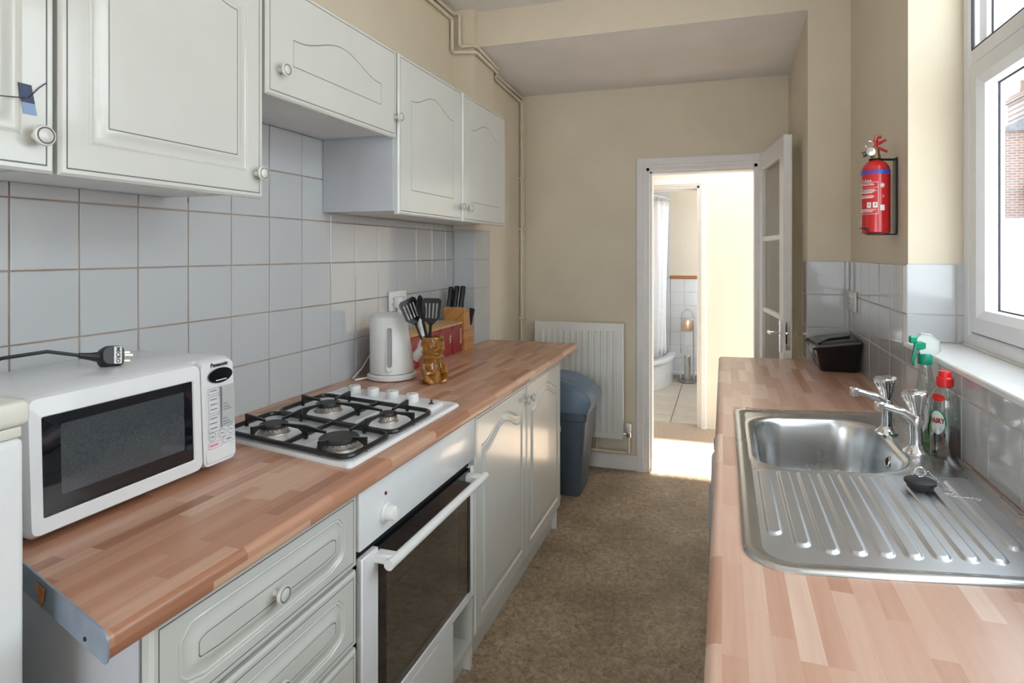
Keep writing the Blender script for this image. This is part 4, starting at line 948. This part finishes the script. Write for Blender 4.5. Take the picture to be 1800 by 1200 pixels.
tap('chrome tap at the far side of the sink deck', .420, 1.850, R(10)); tap('chrome tap nearest the camera, in front of the washing-up bottle', .447, 1.690, R(8))
# ---- plug and chain lying on the drainer
RUB = mat('blue_black_rubber', (.02, .022, .03), .5)
pl_ = thing('sink_plug', 'black rubber sink plug with a ball chain lying on the drainer', 'plug', (.384, 1.425, .916))
pc = Vector((.384, 1.425, .9160))
part('stopper', B().lathe([(.021, 0), (.024, .003), (.025, .010), (.029, .012), (.029, .017), (.025, .019), (.006, .019)], pc, 28), RUB, pl_)
part('ring', B().tube([pc + Vector((.010 * math.cos(a), .002, .033 + .010 * math.sin(a))) for a in [2 * math.pi * i / 14 for i in range(14)]], .0016, 6, closed=True), CHROME, pl_)
ch = [(0, 0, .036), (.015, .004, .034), (.030, .006, .020), (.045, .002, .004), (.058, -.012, .003), (.050, -.022, .003), (.036, -.024, .003), (.044, -.034, .003), (.062, -.036, .003), (.080, -.034, .003), (.092, -.040, .003), (.084, -.050, .003)]
b = B(); P = [pc + Vector(p) for p in ch]; acc = 0
sph = [(.0002, -.0021), (.0015, -.0015), (.0021, 0), (.0015, .0015), (.0002, .0021)]
for p, q in zip(P[:-1], P[1:]):
    L = (q - p).length; k = max(1, int(L / .0046))
    for i in range(k): b.lathe(sph, p + (q - p) * (i / k), 7)
b.tube(P, .0006, 5); part('chain', b, CHROME, pl_)

# ------------------------------------------------------------------ bottles
CLEAR = glass('clear_bottle_plastic', (.86, .89, .89), .13, .06)
GLIQ = glass('green_liquid', (.10, .60, .16), .05, .03); RLIQ = glass('dark_red_liquid', (.34, .06, .045), .05, .03)
GCAP = mat('green_trigger_plastic', (.0, .27, .16), .35, var=.06)
TRSP = mat('clear_trigger_shroud', (.72, .78, .76), .3)
def bottle_loops(c, prof, n=28):
    return [[(c[0] + rx * math.cos(2 * math.pi * j / n), c[1] + ry * math.sin(2 * math.pi * j / n), c[2] + z) for j in range(n)] for rx, ry, z in prof]
c = (.502, 1.822, .9105)
sp_ = thing('spray_bottle', 'clear spray bottle of green cleaner with a green trigger head', 'bottle', c)
prof = [(.025, .036, .002), (.029, .040, .008), (.030, .041, .05), (.028, .038, .095), (.024, .031, .135), (.019, .022, .165), (.015, .015, .185), (.013, .013, .200)]
part('bottle', B().loops(bottle_loops(c, prof), 0, True, True, False), CLEAR, sp_)
part('liquid', B().loops(bottle_loops(c, [(a * .93, b_ * .95, z) for a, b_, z in [(.025, .036, .004), (.029, .040, .010), (.030, .041, .05), (.0285, .039, .088)]]), 0, True, True, True), GLIQ, sp_)
dC = Vector((-c[0], -c[1], 0)).normalized(); rC = Vector((-dC.y, dC.x, 0))
hd = part('collar', B().lathe([(.016, .198), (.017, .200), (.017, .222), (.014, .226)], c, 20), GCAP, sp_)
part('trigger_head', B().box(-.056, -.030, -.010, .010, .258, .276, 0, .003).box(-.034, .006, -.009, .009, .240, .262, 0, .004).tube([(-.030, 0, .258), (-.036, 0, .235), (-.044, 0, .212), (-.040, 0, .198)], [.010, .008, .007, .004], 8).fn(lambda x, y, z: (c[0] + x * .72, c[1] + x * .30 + y, c[2] + z - .004)), GCAP, sp_)
part('shroud', B().loops([[(c[0] + x, c[1] + y * s_, c[2] + z) for x, z in ((-.024, .262), (-.010, .278), (.014, .276), (.030, .262), (.034, .236), (.016, .222), (-.012, .222))] for y, s_ in ((-.013, .7), (-.013, 1), (.013, 1), (.013, .7))], 0, True, True, True), TRSP, sp_)
def label_disc(c, w_, h_, z, rx, ry, ang, mats, d=.001, squeeze=1):
    """oval label wrapped on an elliptic bottle around the direction ang"""
    L = []
    for s_ in (1, .9, .001):
        L.append([(w_ * s_ * math.cos(t), h_ * s_ * math.sin(t)) for t in [2 * math.pi * i / 32 for i in range(32)]])
    f = lambda u, v: (c[0] + (rx + d) * math.cos(ang + u / ((rx + ry) / 2)), c[1] + (ry + d) * math.sin(ang + u / ((rx + ry) / 2)), c[2] + z + v)
    return B().loops([[f(u, v) for u, v in l] for l in L], [1, 0]), f
ang = math.atan2(-1, -1.05)
b, f = label_disc(c, .026, .052, .075, .0295, .0405, ang, None)
lab = part('back_label', b, [WPRINT, GREYP], sp_, label='white oval label with a bar code')
b = B()
for i in range(11):
    u = -.010 + i * .0021; wv = .0006 + .0005 * ((i * 5) % 3)
    b.add([(f(u, .055 - .04)[0] - .0006, f(u, .0)[1] - .0006, c[2] + .085), (f(u + wv, 0)[0] - .0006, f(u + wv, 0)[1] - .0006, c[2] + .085), (f(u + wv, 0)[0] - .0006, f(u + wv, 0)[1] - .0006, c[2] + .056), (f(u, 0)[0] - .0006, f(u, 0)[1] - .0006, c[2] + .056)], [(0, 1, 2, 3)])
part('bar_code', b, INK, lab, False)
b = B()
for k in range(4): b.box(-.010, .010, -.0008, .0008, 0, .0002).fn(lambda x, y, z: (x, y, z)) if 0 else None
c = (.510, 1.700, .9105)
fy = thing('washing_up_bottle', 'clear washing-up liquid bottle with a red cap and a FAIRY label', 'bottle', c)
prof = [(.028, .030, .001), (.030, .033, .006), (.0305, .034, .055), (.028, .030, .085), (.0285, .031, .105), (.028, .031, .135), (.023, .024, .155), (.015, .015, .164), (.0125, .0125, .168)]
part('bottle', B().loops(bottle_loops(c, prof), 0, True, True, False), CLEAR, fy)
part('liquid', B().loops(bottle_loops(c, [(.027, .029, .003), (.029, .0315, .008), (.0292, .0325, .054), (.0285, .031, .064)]), 0, True, True, True), RLIQ, fy)
cp_ = part('cap', B().lathe([(.0165, .166), (.0185, .168), (.0185, .186), (.016, .189), (.0135, .190), (.0135, .200), (.012, .203), (.004, .204)], c, 24), REDP, fy)
ang = math.atan2(-1, -1.15)
b, f = label_disc(c, .021, .033, .080, .0285, .0305, ang, None, .0008); part('label_backing', b, [mat('green_label', (.01, .16, .10), .4), GCAP], fy, label='green oval label')
b, f = label_disc(c, .0165, .028, .082, .0285, .0305, ang, None, .0014); lab = part('front_label', b, [mat('mint_label', (.72, .82, .78), .4), WPRINT], fy, label='pale label')
b = text_b('FAIRY', .0165, None, fn=lambda x, y, z: (c[0] + (.0285 + .0022) * math.cos(ang + x / .030), c[1] + (.0305 + .0022) * math.sin(ang + x / .030), c[2] + .086 + y + x * .12), bold=.0006, sx=.78)
part('lettering', b, RED, lab, False)
b, f = label_disc(c, .016, .009, .142, .0275, .030, ang, None, .0008); part('neck_label', b, [REDP, REDP], fy, label='small red neck sticker')

# ------------------------------------------------------------------ black caddy
BOXM = mat('black_glossy_plastic', (.010, .010, .011), .18, var=.2)
cd = thing('storage_caddy', 'black plastic caddy with a hinged lid in the corner of the right worktop', 'caddy', (.45, 2.85, .91))
def cl(x0, x1, y0, y1, zl, zr, r=.018): return [(x, y, zl + (zr - zl) * (x - .36) / .17) for x, y in rrect(x0, x1, y0, y1, r, 5)]
part('tub', B().loops([cl(.385, .520, 2.745, 2.965, .9105, .9105), cl(.380, .525, 2.740, 2.97, .918, .918), cl(.362, .530, 2.722, 2.985, 1.005, 1.028)], 0, True, True, True), BOXM, cd)
b = B().loops([cl(.352, .534, 2.714, 2.993, 1.000, 1.024), cl(.350, .535, 2.712, 2.995, 1.010, 1.036), cl(.358, .530, 2.720, 2.988, 1.016, 1.042), cl(.385, .52, 2.75, 2.96, 1.024, 1.050)], 0, True, True, True)
ldc = part('lid', b, BOXM, cd)
part('lid_ridge', B().tube([(.375, 2.74, 1.024), (.42, 2.80, 1.036), (.50, 2.82, 1.047), (.515, 2.90, 1.049)], .005, 8), BOXM, ldc)
part('lid_edge', B().tube([(.358, 2.716, 1.012), (.525, 2.716, 1.036)], .005, 8), mat('grey_plastic_edge', (.10, .10, .11), .3), ldc)
for y in (2.75, 2.79): part('clasp', B().box(.346, .352, y - .008, y + .008, .985, 1.012, 0, .002), mat('clear_clasp', (.4, .4, .4), .3), cd)

# ------------------------------------------------------------------ fire extinguisher
ec = Vector((.483, 2.272, 1.463)); er = .043
fe = thing('fire_extinguisher', 'small red fire extinguisher hanging on the cream wall', 'extinguisher', ec)
part('cylinder', B().lathe([(.036, 0), (er, .005), (er, .205), (.040, .222), (.030, .236), (.018, .243), (.015, .250)], ec, 40), RED, fe)
ea = math.atan2(-ec.y, -ec.x)
def cylmap(x, y, z=0, e=.0006): a = ea + x / er; return (ec.x + (er + e + z) * math.cos(a), ec.y + (er + e + z) * math.sin(a), ec.z + y)
def patch(x0, x1, y0, y1, e=.0005, n=10):
    return B().loops([[cylmap(x0 + (x1 - x0) * i / n, y, 0, e) for i in range(n + 1)] for y in (y0, y1)], 0, False)
bd = part('blue_band', patch(-.066, .066, .196, .210, n=24).fn(lambda x, y, z: (x, y, z)), BLUE, fe, label='blue band')
part('lettering', text_b('POWDER', .0115, None, fn=lambda x, y, z: cylmap(x - .018, .203 + y, 0, .0009), bold=.0003), REDP, bd, False)
b = text_b('Wickes', .016, None, fn=lambda x, y, z: cylmap(x - .036, .174 + y), bold=.0004); part('lettering', b, WPRINT, fe, False)
b = B()
for x0, x1, y0, y1 in ((-.062, .008, .1685, .1698), (-.062, .008, .151, .1518), (-.062, .008, .064, .0652), (.0068, .008, .064, .1698)): b.v and None; b2 = patch(x0, x1, y0, y1, n=16); b.add(b2.v, b2.f)
for i, (y, xe) in enumerate(((.163, -.006), (.159, -.004), (.144, -.002), (.140, .003), (.136, -.004), (.133, -.010), (.124, -.006), (.120, -.003), (.117, -.008), (.079, .002), (.075, -.004), (.071, -.008))): b2 = patch(-.056, xe, y, y + .0018, n=12); b.add(b2.v, b2.f)
part('print_lines', b, WPRINT, fe, False, label='white printed frame and lines')
for x in (-.026, -.008):
    pc_ = part('pictogram', patch(x, x + .013, .085, .103, .0007, 4), WPRINT, fe, False)
    z0 = [(x + .008, .101), (x + .004, .094), (x + .0065, .094), (x + .0045, .087), (x + .010, .0955), (x + .0073, .0955), (x + .0095, .101)]
    part('mark', B().add([cylmap(u, v, 0, .0012) for u, v in z0], [tuple(range(7))]), RED if x < -.01 else INK, pc_, False)
b = B().loops([[cylmap(.020 + r * math.cos(t), .158 + r * math.sin(t)) for t in [2 * math.pi * i / 20 for i in range(20)]] for r in (.0075, .0062)]).loops([[cylmap(.020 + r * math.cos(t), .158 + r * math.sin(t)) for t in [2 * math.pi * i / 20 for i in range(20)]] for r in (.0045, .0008)])
part('badge', b, WPRINT, fe, False)
part('lettering', text_b('CE', .011, None, fn=lambda x, y, z: cylmap(x + .020, .122 + y)), WPRINT, fe, False)
part('small_label', patch(.013, .027, .076, .094, .0006, 4), WPRINT, fe, False)
t3 = ec + Vector((0, 0, .250)); eo = Vector((math.cos(ea), math.sin(ea), 0)); el = Vector((-1, .25, 0)).normalized(); el = Vector((-math.sin(ea), math.cos(ea), 0)) * -1
hd = part('valve_head', B().lathe([(.015, 0), (.015, .012), (.012, .016), (.012, .034), (.008, .040)], t3, 16), mat('dark_brass', (.30, .22, .12), .35, .9), fe)
part('nozzle', B().tube([t3 + Vector((0, 0, .024)), t3 + el * .02 + Vector((0, 0, .022)), t3 + el * .038 + Vector((0, 0, .016))], [.010, .008, .010], 10), mat('dark_grey_metal', (.09, .09, .08), .4, .5), hd)
part('gauge', B().lathe([(.014, 0), (.014, .010), (.012, .011)], t3 + el * .014 + eo * .012 + Vector((0, 0, .022)), 18, ax=eo), STEEL, hd, label='round pressure gauge')
for dz, tilt, Ln in ((.052, .016, .030), (.034, -.022, .034)):
    q = t3 + Vector((0, 0, dz)); 
    part('lever', B().tube([q - el * -.004 + Vector((0, 0, -.008)), q - el * .012 + Vector((0, 0, .0)), q - el * Ln + Vector((0, 0, tilt * .6))], [.008, .009, .007], 8, flat=.6), RED, hd)
part('lever', B().tube([t3 + Vector((0, 0, .036)), t3 + Vector((0, 0, .058)), t3 - el * .004 + Vector((0, 0, .074)), t3 - el * .018 + Vector((0, 0, .072))], [.008, .009, .009, .006], 8, flat=.7), RED, hd)
part('pull_ring', B().tube([t3 + el * (.018 + .012 * math.cos(a)) + eo * .006 + Vector((0, 0, .048 + .012 * math.sin(a))) for a in [2 * math.pi * i / 20 for i in range(20)]], .0011, 6, closed=True), CHROME, hd)
bkx = XR - .0015
b = B().box(bkx - .006, bkx, ec.y - .018, ec.y + .018, ec.z + .0, ec.z + .25, 0, .001)
b.tube([(bkx - .003, ec.y, ec.z + .245), (ec.x + .017, ec.y, ec.z + .247)], .004, 6)
b.tube([(ec.x + .0185 * math.cos(a), ec.y + .0185 * math.sin(a), ec.z + .2475) for a in [2 * math.pi * i / 18 for i in range(18)]], .003, 6, closed=True)
b.box(ec.x - .030, bkx, ec.y - .012, ec.y + .012, ec.z - .004, ec.z - .0005)
b.tube([cylmap(x, y, 0, .003) for x, y in ((-.062, .018), (-.045, .018), (-.030, .018), (-.022, .012), (-.020, -.001), (.0, -.002), (.03, -.002), (.055, -.002))], .0028, 6)
solo('wall_bracket', b, BLACK, 'black wire bracket holding the fire extinguisher on the wall', 'bracket')

# ------------------------------------------------------------------ appliances under the right worktop
wm = thing('washing_machine', 'white washing machine under the far end of the right worktop', 'appliance', (.25, 2.62, 0))
part('body', B().box(-.012, .50, 2.32, 2.92, .015, .86, 0, .006), WHITEP, wm)
part('door', B().lathe([(.17, 0), (.165, .02), (.14, .035), (.10, .036)], (-.012, 2.60, .42), 32, ax=(-1, 0, 0)), WHITEP, wm)
part('knob', B().lathe([(.026, 0), (.025, .020), (.022, .024)], (-.012, 2.46, .655), 20, ax=(-1, 0, 0)), mat('grey_knob', (.28, .29, .31), .4), wm, label='grey control knob')
part('drawer', B().box(-.020, -.010, 2.70, 2.90, .72, .83, 0, .003), WHITEP, wm)
for y in (2.37, 2.87):
    for x in (.05, .45): part('foot', B().cyl((x, y, 0), (x, y, .017), .02, n=10), BLACK, wm)
f2 = thing('undercounter_freezer', 'white undercounter appliance with a grey handle near the sink end', 'appliance', (.25, 1.85, 0))
part('body', B().box(.020, .50, 1.62, 2.17, .015, .75, 0, .006), WHITEP, f2)
part('door', B().box(-.026, .018, 1.62, 2.17, .05, .74, 0, .008, 2), WHITEP, f2)
part('handle', B().box(-.046, -.024, 2.06, 2.14, .40, .62, 0, .006), mat('grey_handle', (.33, .36, .40), .4), f2, label='grey handle')
for y in (1.67, 2.12):
    for x in (.08, .45): part('foot', B().cyl((x, y, 0), (x, y, .017), .02, n=10), BLACK, f2)
ru = thing('base_cupboard', 'white base cupboard under the near end of the right worktop', 'cabinet', (.25, 1.0, 0))
part('carcass', B().box(.004, .50, .45, .468, 0, .868).box(.004, .50, 1.582, 1.60, 0, .868).box(.004, .50, .468, 1.582, .12, .136), CARC2, ru, False)
for a0, a1 in ((.452, 1.022), (1.028, 1.598)):
    bb = door_b(a1 - a0, .735, .085, .085, .145, .055); bb.fn(lambda a, c_, d: (.004 - d, a0 + a, .118 + c_))
    d = part('door', bb, [CAB, CABLINE], ru, ang=28)
part('plinth', B().box(.04, .055, .452, 1.598, 0, .115), CAB, ru, False)

# ------------------------------------------------------------------ bathroom things
tcx, tcy = -1.55, 6.88
def se(a):
    ca, sa = abs(math.cos(R(a))), abs(math.sin(R(a))); return (ca ** 3 + (sa / .92) ** 3) ** (-1 / 3)
def arc(r, a0, a1, n=24): return [(tcx + r * se(a0 + (a1 - a0) * i / n) * math.cos(R(a0 + (a1 - a0) * i / n)), tcy + r * se(a0 + (a1 - a0) * i / n) * math.sin(R(a0 + (a1 - a0) * i / n))) for i in range(n + 1)]
TRAY = mat('white_acrylic', (.80, .81, .82), .2, coat=.3)
tray = thing('shower_tray', 'white curved shower tray in the bathroom corner', 'shower tray', (-1.1, 6.4, 0))
def tl(r, z): return [(x, y, z) for x, y in [(tcx, tcy)] + arc(r, -90, 0)]
part('tray', B().loops([tl(1.02, .003), tl(1.02, .25), tl(1.045, .262), tl(1.045, .288), tl(1.03, .296), tl(.96, .296), tl(.94, .27)], 0, True, True, True).fn(lambda x, y, z: (max(x, -1.59), min(y, 6.885), z)), TRAY, tray)
rail = solo('curtain_rail', B().tube([(x, y, 1.985) for x, y in arc(.975, -90, -2)], .010, 8), mat('cream_rail', (.70, .66, .58), .4), 'curved cream shower curtain rail', 'rail')
CUR = mat('white_shower_fabric', (.84, .84, .86), .7, var=.03)
a0, a1 = -78, -14
Ls = []
for k in range(17):
    z = 1.935 - k * (1.935 - .33) / 16
    row = []
    for i in range(121):
        t = i / 120; amp = .022 + .012 * k / 16
        r = .972 + amp * math.sin(t * 2 * math.pi * 10 + .5 * math.sin(k * .35)) + .02 * math.sin(t * 9 + k * .2)
        a = R(a0 + (a1 - a0) * t * (1 - .02 * k / 16)); r *= se(math.degrees(a)); row.append((tcx + r * math.cos(a), tcy + r * math.sin(a), z))
    Ls.append(row)
sc_ = thing('shower_curtain', 'white shower curtain hanging in folds over the tray', 'curtain', (-.9, 6.2, .33))
bq = B().loops(Ls, 0, False)
cu = part('cloth', bq, CUR, sc_, ang=80)
md = cu.modifiers.new('thickness', 'SOLIDIFY'); md.thickness = .002
for i in range(10):
    a = R(a0 + (a1 - a0) * (i + .25) / 10); rr_ = .975 * se(math.degrees(a)); c_ = Vector((tcx + rr_ * math.cos(a), tcy + rr_ * math.sin(a), 1.965))
    part('ring', B().tube([c_ + Vector((math.cos(a), math.sin(a), 0)) * .024 * math.cos(q) + Vector((0, 0, .036 * math.sin(q))) for q in [2 * math.pi * j / 14 for j in range(14)]], .003, 5, closed=True), WHITE2, sc_)
st = thing('toilet_roll_stand', 'chrome toilet roll stand with a brush holder on the bathroom floor', 'stand', (-.376, 6.74, .002))
q = Vector((-.376, 6.74, .002))
part('base', B().lathe([(.098, 0), (.10, .004), (.098, .018), (.09, .022)], q, 32), mat('dark_chrome', (.35, .35, .36), .15, 1), st)
hw = .066
part('hoop', B().tube([q + Vector((-hw, 0, .02)), q + Vector((-hw, 0, .66))] + [q + Vector((-hw * math.cos(R(t)), 0, .70 + hw * 1.2 * math.sin(R(t)))) for t in range(0, 181, 18)] + [q + Vector((hw, 0, .66)), q + Vector((hw, 0, .02))], .0075, 8), CHROME, st)
part('roll_holder', B().box(q.x - .058, q.x + .058, q.y - .03, q.y + .03, .55, .69, 0, .01, 2), mat('copper_tinted_chrome', (.75, .60, .50), .2, 1), st, label='shiny roll holder cover')
bh = part('brush_holder', B().lathe([(.034, .022), (.036, .03), (.036, .285), (.032, .29), (.012, .292)], q + Vector((.004, -.02, 0)), 24), STEEL, st)
part('brush_handle', B().cyl(q + Vector((.004, -.02, .29)), q + Vector((.004, -.02, .40)), .006, n=10), CHROME, bh)
